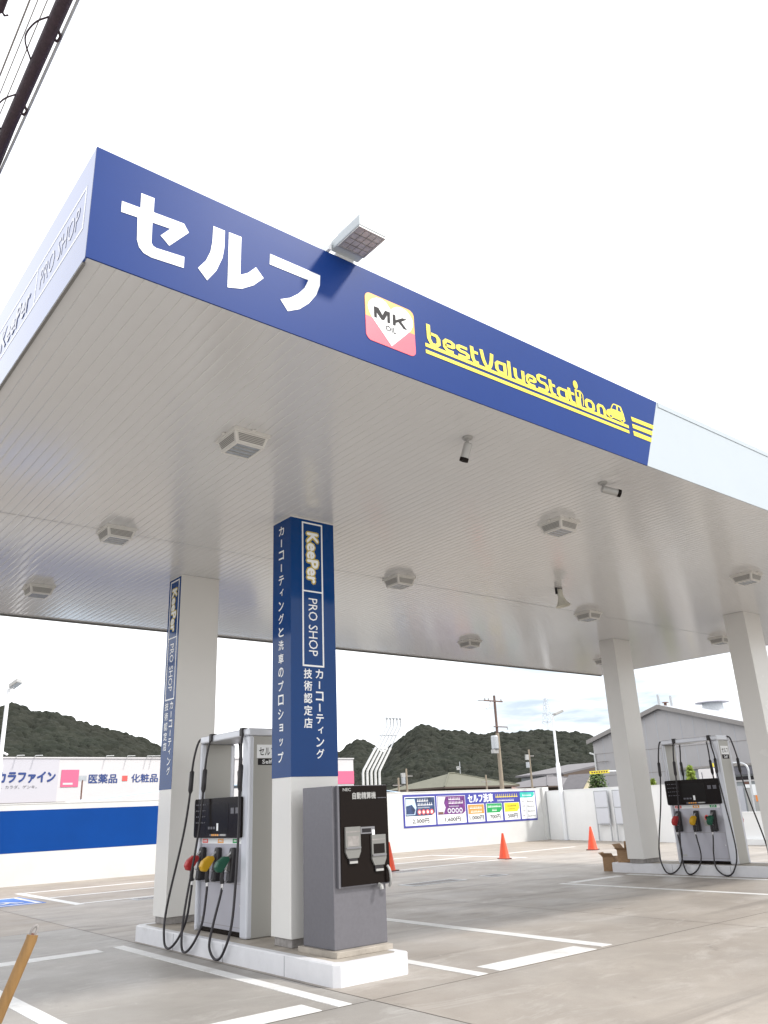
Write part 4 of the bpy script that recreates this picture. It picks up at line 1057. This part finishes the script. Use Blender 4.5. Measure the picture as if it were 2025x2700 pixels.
# vent pipes
for_base = (17.77, 20.05, 0)
vp = thing('vent_pipe_bank', 'bank of five cranked white vent pipes rising behind the wall', 'vent pipes', for_base)
for i in range(5):
    x0 = -0.44 + 0.19 * i; x1 = 0.78 + 0.168 * i; x0, x1 = x0, x1
    b = MB(); b.tube([(x0, 0, 0), (x0, 0, 2.76), (x0 + 0.03, 0, 2.86), (x0 + (x1 - x0) * 0.52, 0, 3.66)], 0.046, 'pipe_white', 10)
    b.tube([(x0 + (x1 - x0) * 0.52, 0, 3.66), (x1 - 0.02, 0, 4.44), (x1, 0, 4.52), (x1, 0, 4.74)], 0.030, 'galv', 8)
    pp = b.build('pipe', vp, smooth=True)
    b = MB(); b.lathe([(0.045, 0), (0.06, 0.02), (0.06, 0.06), (0.03, 0.08)], (x1, 0, 4.72), (0, 0, 1), 'galv', 10); b.build('vent_cap', pp)
for z, xa, xb in ((3.62, 0.10, 0.92), (4.12, 0.42, 1.22)):
    b = MB(); b.box((xa, 0.045, z - 0.02), (xb, 0.075, z + 0.02), 'galv'); b.build('bracket', vp)

# pale blue vaulted roof behind the wall
ar = thing('vaulted_shelter', 'pale blue vaulted shelter roof just showing over the wall', 'shelter', (14.4, 23, 0))
b = MB(); n = 24
pr = [(-7.6 + 15.2 * i / n, 1.92 + 0.62 * math.sin(math.pi * i / n) ** 0.8) for i in range(n + 1)]
for i in range(n):
    (xa, za), (xb, zb) = pr[i], pr[i + 1]
    b.hexa([(xa, -0.8, za - 0.03), (xb, -0.8, zb - 0.03), (xb, 2.5, zb - 0.03), (xa, 2.5, za - 0.03), (xa, -0.8, za), (xb, -0.8, zb), (xb, 2.5, zb), (xa, 2.5, za)], 'arch')
b.build('roof', ar)
for x in (-7.4, 0.0, 7.4):
    b = MB(); b.tube([(x, 0.8, 0), (x, 0.8, 1.92 if x else 2.5)], 0.05, 'galv', 8); b.build('post', ar)

# ------------------------------------------------------------------ cones, boxes, stake
def make_cone():
    t = thing('traffic_cone', '', 'traffic cone', (0, 0, 0), 'orange traffic cones on the forecourt')
    b = MB(); b.lathe([(0.165, 0.022), (0.15, 0.05), (0.035, 0.66), (0.03, 0.695), (0.018, 0.70)], (0, 0, 0), (0, 0, 1), 'cone', 28); b.build('body', t, smooth=True)
    b = MB(); w = 0.19; b.poly(rrect(-w, -w, w, w, 0.05), flat(0), 'cone_base', t=0.024); b.build('base', t, bevel=0.004)
    return t
cone = make_cone()
for i, (x, y, rz, lb) in enumerate(((12.86, 13.12, 0.2, 'orange traffic cone half hidden behind the payment machine'), (17.19, 13.17, 0.9, 'orange traffic cone standing alone below the price banner'), (21.23, 13.13, 0.5, 'orange traffic cone near the notice boards and cardboard boxes'))):
    c = cone if i == 0 else copy_tree(cone)
    c.location = (x, y, 0); c.rotation_euler = (0, 0, rz); c['label'] = lb
def carton(x, y, z, w, d, h, rz, label, flaps):
    t = thing('cardboard_box', label, 'cardboard box', (x, y, z), 'opened cartons by the far column', rz)
    b = MB(); q = 0.006
    b.box((-w / 2, -d / 2, 0), (w / 2, d / 2, 0.008), 'card')
    b.box((-w / 2, -d / 2, 0.008), (w / 2, -d / 2 + q, h), 'card'); b.box((-w / 2, d / 2 - q, 0.008), (w / 2, d / 2, h), 'card')
    b.box((-w / 2, -d / 2 + q, 0.008), (-w / 2 + q, d / 2 - q, h), 'card'); b.box((w / 2 - q, -d / 2 + q, 0.008), (w / 2, d / 2 - q, h), 'card')
    b.build('carton', t)
    for nm, ax, s, ang, ln in flaps:
        b = MB(); ca, sa = math.cos(ang), math.sin(ang)
        if ax == 'x':
            X = s * w / 2
            p = [(X, -d / 2, h), (X, d / 2, h), (X + s * ln * sa, d / 2, h + ln * ca), (X + s * ln * sa, -d / 2, h + ln * ca)]; nrm = (s * ca * 0.006, 0, -sa * 0.006)
        else:
            Y = s * d / 2
            p = [(-w / 2, Y, h), (w / 2, Y, h), (w / 2, Y + s * ln * sa, h + ln * ca), (-w / 2, Y + s * ln * sa, h + ln * ca)]; nrm = (0, s * ca * 0.006, -sa * 0.006)
        b.hexa(p + [tuple(a + c for a, c in zip(v, nrm)) for v in p], 'card'); b.build('flap', t)
carton(14.98, 7.27, 0.195, 0.36, 0.32, 0.26, 0.15, 'opened cardboard box on the island top against the far column foot', (('flap', 'x', 1, 0.1, 0.16), ('flap', 'y', 1, 0.7, 0.15), ('flap', 'y', -1, 0.05, 0.17), ('flap', 'x', -1, 1.2, 0.12)))
carton(15.02, 7.78, 0.0, 0.30, 0.26, 0.30, 0.3, 'tall narrow cardboard box on the ground at the island end', (('flap', 'y', 1, 0.8, 0.12), ('flap', 'x', -1, 0.9, 0.13)))

st = thing('wooden_stake', 'leaning ochre wooden stake with a wire eye at lower left', 'stake', (-0.955, -1.98, 0))
a, e = Vector((-0.958, -1.982, 0)), Vector((-0.552, -2.105, 1.256)); oo = (-0.955, -1.98, 0)
b = MB(); dd = (e - a); n = 8
b.tube([a + dd * (i / n) + Vector((0.002 * math.sin(i * 1.7), 0.002 * math.cos(i * 2.1), 0)) for i in range(n + 1)] + [e + dd.normalized() * 0.012], 0.0145, 'wood', 12)
b.build('shaft', st, origin=oo, smooth=True)
b = MB(); dn = dd.normalized(); sd = Vector((0.55, -0.2, 0.0)).normalized(); c0 = e + dn * 0.022
b.tube([c0 + dn * 0.013 * math.sin(q) + sd * 0.007 * math.cos(q) for q in [i * math.pi / 7 for i in range(14)]], 0.0038, 'plinth', 6, closed=True)
b.tube([e, e + dn * 0.016], 0.006, 'brown', 6); b.build('wire_eye', st, origin=oo)

# ------------------------------------------------------------------ overhead cables
def sag(x, z, y0=-30.0, y1=70.0, dip=0.0, n=60):
    return [(x, y0 + (y1 - y0) * i / n, z - dip * math.sin(math.pi * i / n)) for i in range(n + 1)]
cbt = thing('overhead_cable', 'thick dark overhead cable bundle with hanging loops at upper left', 'cable', (-0.605, 0, 5.6))
b = MB(); b.tube(sag(0, 0), 0.037, 'cable', 12); b.build('sheath', cbt, smooth=True)
b = MB(); b.tube([(0.03 + 0.012 * math.sin(y * 2.2 + 0.4) , y, 0.012 * math.cos(y * 2.2) - 0.005) for y in [-8 + 0.15 * i for i in range(160)]], 0.010, 'cable', 6); b.build('service_wire', cbt)
y = -6.1
while y < 12:
    b = MB(); b.tube(spline([(-0.03, y, 0.0), (-0.085, y + 0.08, -0.01), (-0.10, y + 0.2, -0.015), (-0.03, y + 0.34, 0.0)], 5), 0.005, 'cable', 6); b.build('hanger_loop', cbt)
    b = MB(); b.tube(spline([(0.03, y + 0.05, -0.01), (0.050, y + 0.08, -0.015), (0.046, y + 0.12, -0.01), (0.03, y + 0.12, -0.005)], 4), 0.008, 'cable', 6); b.build('clip', cbt)
    y += 0.62
for x, z, r, lb, k in ((-0.548, 5.6, 0.0085, 'grey overhead wire just right of the thick cable bundle', 'galv'), (-0.575, 5.66, 0.0038, 'hair thin overhead wire between the thick bundle and the grey wire', 'galv'),
                       (-0.748, 5.6, 0.0048, 'thin overhead wire left of the thick cable bundle, darkest of the thin ones', 'plinth'), (-0.712, 5.62, 0.0035, 'faintest overhead wire, second left of the thick cable bundle', 'silver'), (-0.675, 5.6, 0.0035, 'faint overhead wire first left of the thick cable bundle', 'silver')):
    b = MB(); b.tube(sag(0, 0), r, k, 6); wo = tag(b.build("overhead_wire"), lb, "wire"); wo.location = (x, 0, z)
c2 = thing('overhead_cable', 'second dark overhead cable clipping the top left photo corner', 'cable', (-0.858, 0, 5.6))
b = MB(); b.tube(sag(0, 0, -30, -1.02), 0.022, 'cable', 10); b.tube([(0, -1.02, 0), (0, 70, 0)], 0.010, 'cable', 6); b.build('sheath', c2, smooth=True)
b = MB(); b.tube([(0, -1.03, 0), (0.03, -1.0, 0.0), (0.04, -1.03, -0.02)], 0.006, 'cable', 6); b.build('clip', c2)

# ------------------------------------------------------------------ drugstore behind the wall
DYS = 45.0; O = (23, DYS, 0)
ds = thing('drugstore', 'low white drugstore with navy and pink lettering behind the wall', 'shop', O)
b = MB(); b.box((2.0, DYS, 0), (35.32, DYS + 16, 4.97), 'store_white'); b.build('wall', ds, origin=O)
b = MB(); b.box((1.95, DYS - 0.06, 4.97), (35.36, DYS + 16.05, 5.05), 'store_white'); b.build('roof_edge', ds, origin=O)
b = MB(); b.box((2.0, DYS - 0.02, 2.62), (14.25, DYS, 4.97), 'store_shade'); b.build('sign_panel', ds, origin=O)
b = MB(); b.box((2.0, DYS - 0.5, 2.44), (14.6, DYS, 2.60), 'house_dark'); b.box((14.97, DYS - 0.5, 2.42), (17.9, DYS, 2.58), 'house_dark'); b.build('canopy_edge', ds, origin=O)
fd = front(DYS - 0.02); fe = front(DYS)
b = MB(); b.text('カラファイン', fd, 'navy_text', box=(11.0, 3.68, 14.08, 4.24), bold=0.05, t=0.02)
b.text('コ、カラダ、ゲンキ。', fd, 'ink_grey', box=(11.0, 3.36, 13.12, 3.54), bold=0.0, t=0.02)
b.text('医薬品', fe, 'navy_text', box=(16.02, 3.58, 17.72, 4.09), bold=0.02, t=0.02)
b.text('化粧品', fe, 'navy_text', box=(18.6, 3.60, 20.28, 4.08), bold=0.02, t=0.02); b.build('lettering', ds, origin=O)
b = MB(); b.rect(14.42, 3.40, 15.42, 4.35, fe, 'store_pink', t=0.03); strokes_fb = fb; b.rect(14.54, 3.52, 15.10, 3.63, fe, 'store_white', t=0.01, d=0.03); b.build('pink_square', ds, origin=O)
b = MB(); b.rect(18.03, 3.69, 18.35, 3.99, fe, 'redimg', t=0.03); b.build('red_square', ds, origin=O)
b = MB(); b.box((33.4, DYS - 0.04, 3.26), (35.33, DYS - 0.001, 4.14), 'store_pink'); b.build('pink_band', ds, origin=O)
for x in (11.87, 12.85, 16.95, 18.25, 19.5, 19.85):
    b = MB(); b.tube([(x, DYS, 5.0), (x, DYS - 0.1, 5.12), (x + 0.25, DYS - 0.6, 5.10)], 0.025, 'pipe_white', 6); b.build('sign_lamp', ds, origin=O)
for i, x in enumerate((3.5, 6.2, 8.9, 22.0, 25.0, 28.0)):
    b = MB(); b.box((x, DYS - 0.02, 0.1), (x + 2.2, DYS, 2.3), 'glass_dark'); b.build('window', ds, origin=O)
sp = thing('sign_post', 'thin brown post with a small plate in front of the drugstore', 'sign post', (10.53, 30, 0))
b = MB(); b.tube([(0, 0, 0), (0, 0, 3.1)], 0.032, 'brown', 8); b.build('post', sp)
b = MB(); b.box((-0.16, -0.02, 3.05), (0.16, 0.02, 3.27), 'galv'); b.build('plate', sp)

# ------------------------------------------------------------------ houses
def hip_house(x, y, hx, hy, ze, za, ridge, roofk, wallk, label):
    t = thing('house', label, 'house', (x, y, 0), 'hip roofed houses before the hill')
    b = MB(); b.box((-hx + 0.7, -hy + 0.7, 0), (hx - 0.7, hy - 0.7, ze + 0.05), wallk); b.build('wall', t)
    b = MB(); e = [(-hx, -hy, ze), (hx, -hy, ze), (hx, hy, ze), (-hx, hy, ze)]; r = [(-ridge, 0, za), (ridge, 0, za)]
    b.add(e + r, [(0, 1, 5, 4), (1, 2, 5), (2, 3, 4, 5), (3, 0, 4)], roofk)
    b.add([(p[0], p[1], p[2] - 0.18) for p in e] + e, [(3, 2, 1, 0), (0, 1, 5, 4), (1, 2, 6, 5), (2, 3, 7, 6), (3, 0, 4, 7)], 'house_dark'); ro = b.build('roof', t)
    b = MB(); b.tube([(-ridge, 0, za + 0.03), (ridge, 0, za + 0.03)], 0.12, roofk, 8)
    for q in ((-hx, -hy), (hx, -hy)): b.tube([(math.copysign(ridge, q[0]), 0, za + 0.02), (q[0], q[1], ze + 0.02)], 0.09, roofk, 8)
    b.build('ridge_caps', ro)
    for i in range(3):
        b = MB(); u = -hx + 2.2 + i * (2 * hx - 5.6) / 2; b.box((u, -hy + 0.66, 1.0), (u + 1.4, -hy + 0.70, 2.1), 'glass_dark'); b.build('window', t)
    return t
h1 = hip_house(68.5, 70, 6.1, 5.2, 3.42, 5.05, 0.5, 'roof_olive', 'house_dark', 'house with an olive hip roof above the left half of the price banner')
b = MB(); b.tube([(1.9, 0.5, 4.4), (1.9, 0.5, 6.45)], 0.05, 'galv', 6); b.box((1.3, 0.46, 5.75), (2.0, 0.54, 5.8), 'galv'); b.box((1.35, 0.46, 5.5), (1.8, 0.54, 5.9), 'silver'); b.build('aerial', h1)
hip_house(77.0, 73, 4.0, 4.6, 2.95, 3.75, 1.6, 'brown', 'house_dark', 'low brown roofed house between the olive and the slate hip roofs')
hip_house(86.4, 70, 7.0, 5.4, 3.22, 4.58, 0.6, 'roof_slate', 'house_dark', 'house with a slate grey hip roof left of the white lamp post')
t = thing('shed', 'grey shed with a sloping dark eaved roof left of the warehouse', 'shed', (100, 75, 0))
b = MB(); b.hexa([(-5.0, 0.6, 0), (6.5, 0.6, 0), (6.5, 8, 0), (-5.0, 8, 0), (-5.0, 0.6, 4.95), (6.5, 0.6, 6.4), (6.5, 8, 6.4), (-5.0, 8, 4.95)], 'house_grey'); b.build('wall', t)
b = MB(); b.hexa([(-5.6, -0.6, 4.95), (7.0, -0.6, 6.55), (7.0, 8.6, 6.55), (-5.6, 8.6, 4.95), (-5.6, -0.6, 5.2), (7.0, -0.6, 6.85), (7.0, 8.6, 6.85), (-5.6, 8.6, 5.2)], 'roof_slate'); ro = b.build('roof', t)
b = MB(); b.hexa([(-5.5, -0.62, 4.45), (7.0, -0.62, 5.55), (7.0, -0.05, 5.55), (-5.5, -0.05, 4.45), (-5.5, -0.62, 4.93), (7.0, -0.62, 6.53), (7.0, -0.05, 6.53), (-5.5, -0.05, 4.93)], 'house_dark'); b.build('eave_board', ro)
t = thing('cream_hut', 'small cream gabled hut beside the round bush at the warehouse', 'hut', (81.7, 60, 0))
b = MB(); gp = [(-1.4, 0), (1.5, 0), (1.5, 3.0), (0.25, 4.25), (-1.4, 2.75)]
b.add([(x, 0, z) for x, z in gp] + [(x, 3, z) for x, z in gp], [(0, 1, 2, 3, 4), (9, 8, 7, 6, 5)] + [(i, 5 + i, 5 + (i + 1) % 5, (i + 1) % 5) for i in range(5)], 'house_cream'); b.build('wall', t)
b = MB(); b.hexa([(-1.6, -0.2, 2.62), (0.25, -0.2, 4.28), (0.25, 3.2, 4.28), (-1.6, 3.2, 2.62), (-1.6, -0.2, 2.72), (0.25, -0.2, 4.40), (0.25, 3.2, 4.40), (-1.6, 3.2, 2.72)], 'roof_slate'); b.hexa([(0.25, -0.2, 4.28), (1.7, -0.2, 2.82), (1.7, 3.2, 2.82), (0.25, 3.2, 4.28), (0.25, -0.2, 4.40), (1.7, -0.2, 2.92), (1.7, 3.2, 2.92), (0.25, 3.2, 4.40)], 'roof_slate'); b.build('roof', t)

# ------------------------------------------------------------------ warehouse
t = thing('warehouse', 'big grey gabled warehouse with a roof ventilator at the right', 'warehouse', (75, 31.67, 0)); O = (75, 31.67, 0)
b = MB(); yl, ya, yr, ze, za = 38.4, 31.67, 24.95, 6.0, 7.97
P = [(yr, 0), (yl, 0), (yl, ze), (ya, za), (yr, ze)]
b.add([(55, y, z) for y, z in P] + [(95, y, z) for y, z in P], [(4, 3, 2, 1, 0), (5, 6, 7, 8, 9)] + [(i, (i + 1) % 5, 5 + (i + 1) % 5, 5 + i) for i in range(5)], 'clad')
b.build('wall', t, origin=O)
b = MB()
for y0, z0, y1, z1 in ((ya, za, yr - 0.35, ze - 0.10), (ya, za, yl + 0.35, ze - 0.10)):
    b.hexa([(54.7, y0, z0), (95.3, y0, z0), (95.3, y1, z1), (54.7, y1, z1), (54.7, y0, z0 + 0.14), (95.3, y0, z0 + 0.14), (95.3, y1, z1 + 0.14), (54.7, y1, z1 + 0.14)], 'clad_roof')
rf = b.build('roof', t, origin=O)
b = MB()
for y0, z0, y1, z1 in ((ya, za, yr - 0.38, ze - 0.11), (ya, za, yl + 0.38, ze - 0.11)):
    b.hexa([(54.64, y0, z0 - 0.16), (54.70, y0, z0 - 0.16), (54.70, y1, z1 - 0.16), (54.64, y1, z1 - 0.16), (54.64, y0, z0 + 0.16), (54.70, y0, z0 + 0.16), (54.70, y1, z1 + 0.16), (54.64, y1, z1 + 0.16)], 'plinth')
b.build('gable_trim', rf, origin=O)
for x in (55.0, 56.7):
    b = MB(); b.tube([(x, ya, za + 0.1), (x - 0.02, ya, za + 0.92)], 0.10, 'galv', 10); b.build('flue', rf, origin=O)
b = MB(); b.tube([(55.8, ya, za + 0.1), (55.85, ya, za + 0.34)], 0.11, 'brown', 8); b.lathe([(0.28, 0), (0.22, 0.05)], (55.85, ya, za + 0.34), (0, 0, 1), 'brown', 12); b.build('flue', rf, origin=O)
b = MB(); b.lathe([(1.05, -0.35), (0.85, 0.02), (0.80, 0.6)], (62.7, ya, 8.02), (0, 0, 1), 'galv', 24); b.lathe([(1.36, 0), (1.36, 0.05), (1.05, 0.24), (0.5, 0.34), (0.02, 0.36)], (62.7, ya, 8.60), (0, 0, 1), 'store_shade', 24); b.build('ventilator', rf, origin=O, smooth=True)
for z in (3.2, 4.9):
    b = MB(); b.box((54.985, yr, z), (55.0, yl, z + 0.05), 'plinth'); b.build('sheet_joint', t, origin=O)
for i in range(1, 13):
    y = yr + (yl - yr) * i / 13; b = MB(); b.box((54.988, y, 0), (55.0, y + 0.035, za - abs(y - ya) * 0.293 - 0.1), 'clad_roof'); b.build('sheet_joint', t, origin=O)
b = MB(); b.tube([(54.9, yl - 0.1, 0), (54.9, yl - 0.1, 4.9)], 0.07, 'pipe_white', 8); b.tube([(54.9, yl - 0.1, 4.9), (54.9, yl + 0.35, 5.05)], 0.07, 'pipe_white', 8); b.tube([(54.85, yl - 0.3, 4.3), (54.85, yl - 1.4, 4.3)], 0.03, 'plinth', 6); b.build('downpipe', t, origin=O)

# ------------------------------------------------------------------ shop at the far right
t = thing('corner_shop', 'shop front with dark signboards and pale shutters beyond the low wall', 'shop', (37, 14.5, 0)); O = (37, 14.5, 0)
b = MB(); b.box((34.02, 12.0, 0), (41, 18.0, 2.62), 'house_grey'); b.build('wall', t, origin=O)
sx = sideL(34.02); 
def srect(nm, y0, z0, y1, z1, k, tt=0.02, dd=0.0):
    b = MB(); b.rect(-y1, z0, -y0, z1, sx, k, t=tt, d=dd); return b.build(nm, t, origin=O)
srect('signboard', 12.1, 2.25, 15.6, 2.59, 'ink_grey', 0.08); srect('signboard', 12.1, 2.04, 15.6, 2.19, 'ink', 0.08)
srect('lintel', 12.1, 1.97, 15.6, 2.035, 'store_white', 0.05)
srect('red_sign', 14.36, 1.85, 14.62, 1.96, 'brown', 0.03); srect('white_sign', 14.3, 1.70, 14.62, 1.845, 'letter_white', 0.03); srect('white_sign', 13.9, 1.40, 14.25, 1.835, 'letter_white', 0.03)
for y in (14.68, 15.05, 13.95, 14.3): srect('shutter', y, 0.2, y + 0.30, 1.68 if y < 14.6 else 1.80, 'glass_light' if y > 14.6 else 'silver')
srect('orange_flag', 14.06, 1.14, 14.17, 1.39, 'borange', 0.04)
b = MB(); b.box((33.9, 11.9, 2.62), (41.1, 18.1, 2.72), 'plinth'); b.build('roof', t, origin=O)
hp = thing('hoop_rail', 'bent grey steel hoop rail behind the low wall at the right', 'rail', (27.5, 10.95, 0))
b = MB(); b.tube(spline([(0, 0.95, 0), (0, 0.95, 2.2), (0, 0.85, 2.46), (0, 0.6, 2.53), (0, 0.15, 2.53), (0, -0.08, 2.44), (0, -0.15, 2.25), (0, -0.13, 1.9), (0, -0.10, 0)], 6), 0.035, 'galv', 10); b.build('pipe', hp, smooth=True)
t = thing('road_sign', 'long yellow sign on a pale horizontal arm before the warehouse', 'road sign', (29, 17.2, 0))
b = MB(); b.box((-0.02, 0.66, 2.55), (0.02, 1.70, 2.68), 'yellow'); sgb = b.build('board', t)
b = MB()
for i in range(7): b.box((-0.024, 0.74 + 0.13 * i, 2.585), (-0.02, 0.82 + 0.13 * i, 2.645), 'brown')
b.build('faded_characters', sgb)
b = MB(); b.tube([(0, 0.7, 2.62), (0, 0.1, 2.61), (0, -0.1, 2.56), (0, -0.12, 0)], 0.03, 'lamp_pole', 8); b.build('arm', t)
t = thing('yellow_sign', 'small square yellow sign above the white cabinet behind the right pump', 'sign', (29, 13.0, 0))
b = MB(); b.box((-0.02, -0.08, 2.50), (0.02, 0.10, 2.64), 'yellow'); b.build('plate', t); b = MB(); b.tube([(0.03, 0, 0), (0.03, 0, 2.62)], 0.02, 'galv', 8); b.build('post', t)
t = thing('white_cabinet', 'tall white cabinet seen through the right pump opening', 'cabinet', (28.2, 12.75, 0))
b = MB(); b.box((-0.2, -0.32, 0), (0.3, 0.32, 2.42), 'store_white'); b.build('body', t, bevel=0.02); b = MB(); b.box((-0.206, 0.16, 0.4), (-0.2, 0.19, 2.3), 'ink_grey'); b.build('door_gap', t)

# ------------------------------------------------------------------ bushes
def bush(x, y, z0, h, r, k, label, trunk, n, cone_):
    t = thing('shrub', label, 'shrub', (x, y, 0)); rd = random.Random(int(x * 10 + y))
    b = MB()
    for i in range(n):
        s = rd.random() ** 0.7 if cone_ else rd.random()
        a = rd.uniform(0, 2 * math.pi); w = (r * (1 - s) ** 0.9 + 0.05) if cone_ else r * math.sqrt(max(0.02, 1 - (2 * s - 1) ** 2))
        q = math.sqrt(rd.random()) * w * rd.uniform(0.75, 1.15)
        c = Vector((q * math.cos(a), q * math.sin(a), z0 + h * s)); u = Vector((rd.gauss(0, 1), rd.gauss(0, 1), rd.gauss(0, 1))).normalized(); v = u.orthogonal().normalized()
        L_ = rd.uniform(0.05, 0.11); 
        b.quad(c - u * L_, c + v * L_ * 0.45, c + u * L_, c - v * L_ * 0.45, k)
    b.build('crown', t)
    b = MB(); b.tube([(0, 0, 0), (0.02, 0, z0 + h * 0.6)], 0.05, 'bark', 8, 0.015)
    for i in range(5): a = i * 1.3; b.tube([(0.01, 0, z0 + h * 0.1 * i), (0.6 * r * math.cos(a), 0.6 * r * math.sin(a), z0 + h * (0.15 * i + 0.25))], 0.018, 'bark', 6, 0.006)
    b.build('trunk', t)
bush(30.0, 19.32, 1.6, 1.05, 0.42, 'leaf_green', 'round dark green bush under the long yellow sign', True, 1100, False)
bush(30.0, 14.63, 1.5, 1.15, 0.34, 'leaf_lime', 'pointed yellow green shrub seen through the right pump', True, 700, True)
bush(30.0, 16.45, 1.4, 0.80, 0.28, 'leaf_lime', 'small yellow green shrub peeping over the wall right of the far column', True, 500, True)

# ------------------------------------------------------------------ poles and pylons
t = thing('utility_pole', 'tall brown topped utility pole with transformer rising behind the price banner', 'utility pole', (45.5, 40, 0))
b = MB(); b.lathe([(0.19, 0), (0.135, 6.55)], (0, 0, 0), (0, 0, 1), 'pole_conc', 14); b.build('pole', t, smooth=True)
b = MB(); b.lathe([(0.10, 6.55), (0.095, 9.42)], (0, 0, 0), (0, 0, 1), 'pole_top', 12); b.build('pole_extension', t, smooth=True)
b = MB(); b.box((-1.35, -0.16, 8.92), (0.75, -0.10, 9.02), 'pole_top'); b.tube([(-1.95, -0.13, 8.95), (-1.35, -0.13, 8.97)], 0.05, 'galv', 6); b.tube([(-0.6, -0.13, 8.9), (-0.75, -0.13, 8.55), (-1.05, -0.13, 8.35)], 0.04, 'galv', 6); b.build('crossarm', t)
b = MB(); b.box((-0.45, -0.16, 7.0), (1.05, -0.10, 7.07), 'pole_top'); b.tube([(1.0, -0.13, 7.05), (1.08, -0.13, 6.85)], 0.04, 'galv', 6); b.build('crossarm', t)
for x in (-1.2, -0.8, 0.6):
    b = MB(); b.lathe([(0.03, 0), (0.06, 0.04), (0.03, 0.08), (0.06, 0.12), (0.03, 0.16)], (x, -0.13, 9.02), (0, 0, 1), 'silver', 8); b.build('insulator', t)
b = MB(); b.lathe([(0.26, 0), (0.28, 0.05), (0.28, 0.92), (0.22, 1.0)], (-0.62, -0.25, 5.35), (0, 0, 1), 'galv', 14); b.box((-0.95, -0.4, 5.05), (-0.45, -0.1, 5.33), 'silver'); b.tube([(-0.6, -0.2, 5.9), (0, 0, 5.9)], 0.05, 'galv', 6); b.build('transformer', t)
def small_pole(x, y, h, label, boxes):
    t = thing('utility_pole', label, 'utility pole', (x, y, 0), 'distant utility poles before the hill')
    b = MB(); b.lathe([(0.15, 0), (0.09, h)], (0, 0, 0), (0, 0, 1), 'pole_conc', 10); b.build('pole', t)
    b = MB(); b.box((-0.75, -0.06, h - 0.75), (0.75, 0.0, h - 0.66), 'plinth'); b.build('crossarm', t)
    if boxes:
        b = MB(); b.lathe([(0.2, 0), (0.2, 0.6)], (-0.5, -0.1, h * 0.72), (0, 0, 1), 'galv', 10); b.box((-0.75, -0.2, h * 0.84), (-0.3, 0.0, h * 0.92), 'silver'); b.build('transformer', t)
small_pole(71.4, 60, 7.1, 'thin distant pole with small boxes, midway between main pole and lamp post', True)
small_pole(52.95, 60, 5.1, 'short distant pole just right of the vent pipe bank', True)
small_pole(51.88, 60, 4.25, 'shortest distant pole, close to the vent pipe bank', False)
small_pole(64.14, 60, 4.4, 'short distant pole right of the olive roof apex', False)
def pylon(x, y, z0, h, w, label):
    t = thing('pylon', label, 'pylon', (x, y, z0), 'power pylons on the ridge')
    b = MB(); lv = [0, 0.25, 0.45, 0.62, 0.76, 0.88, 1.0]; wd = [w * (1 - 0.85 * s ** 0.8) for s in lv]
    r = w * 0.014
    for i in range(6):
        a, c = wd[i] / 2, wd[i + 1] / 2; z, zz = h * lv[i], h * lv[i + 1]
        A = [(-a, -a, z), (a, -a, z), (a, a, z), (-a, a, z)]; B_ = [(-c, -c, zz), (c, -c, zz), (c, c, zz), (-c, c, zz)]
        for j in range(4):
            b.tube([A[j], B_[j]], r, 'steel_pylon', 5); b.tube([A[j], B_[(j + 1) % 4]], r * 0.6, 'steel_pylon', 4); b.tube([A[(j + 1) % 4], B_[j]], r * 0.6, 'steel_pylon', 4); b.tube([B_[j], B_[(j + 1) % 4]], r * 0.6, 'steel_pylon', 4)
    b.build('mast', t)
    for s, l in ((0.45, 0.55), (0.65, 0.5), (0.84, 0.42), (0.98, 0.30)):
        b = MB(); z = h * s
        for q in (-1, 1): b.tube([(0, 0, z + h * 0.02), (q * w * l, 0, z)], r * 1.1, 'steel_pylon', 5); b.tube([(0, 0, z - h * 0.03), (q * w * l, 0, z)], r * 0.8, 'steel_pylon', 5)
        b.build('crossarm', t)
pylon(426.7, 356.5, 38, 28, 9, 'pale lattice pylon on the ridge above the price banner end')
pylon(377.1, 408.2, 44, 12, 5, 'faint tiny pylon on the ridge left of the tall utility pole')
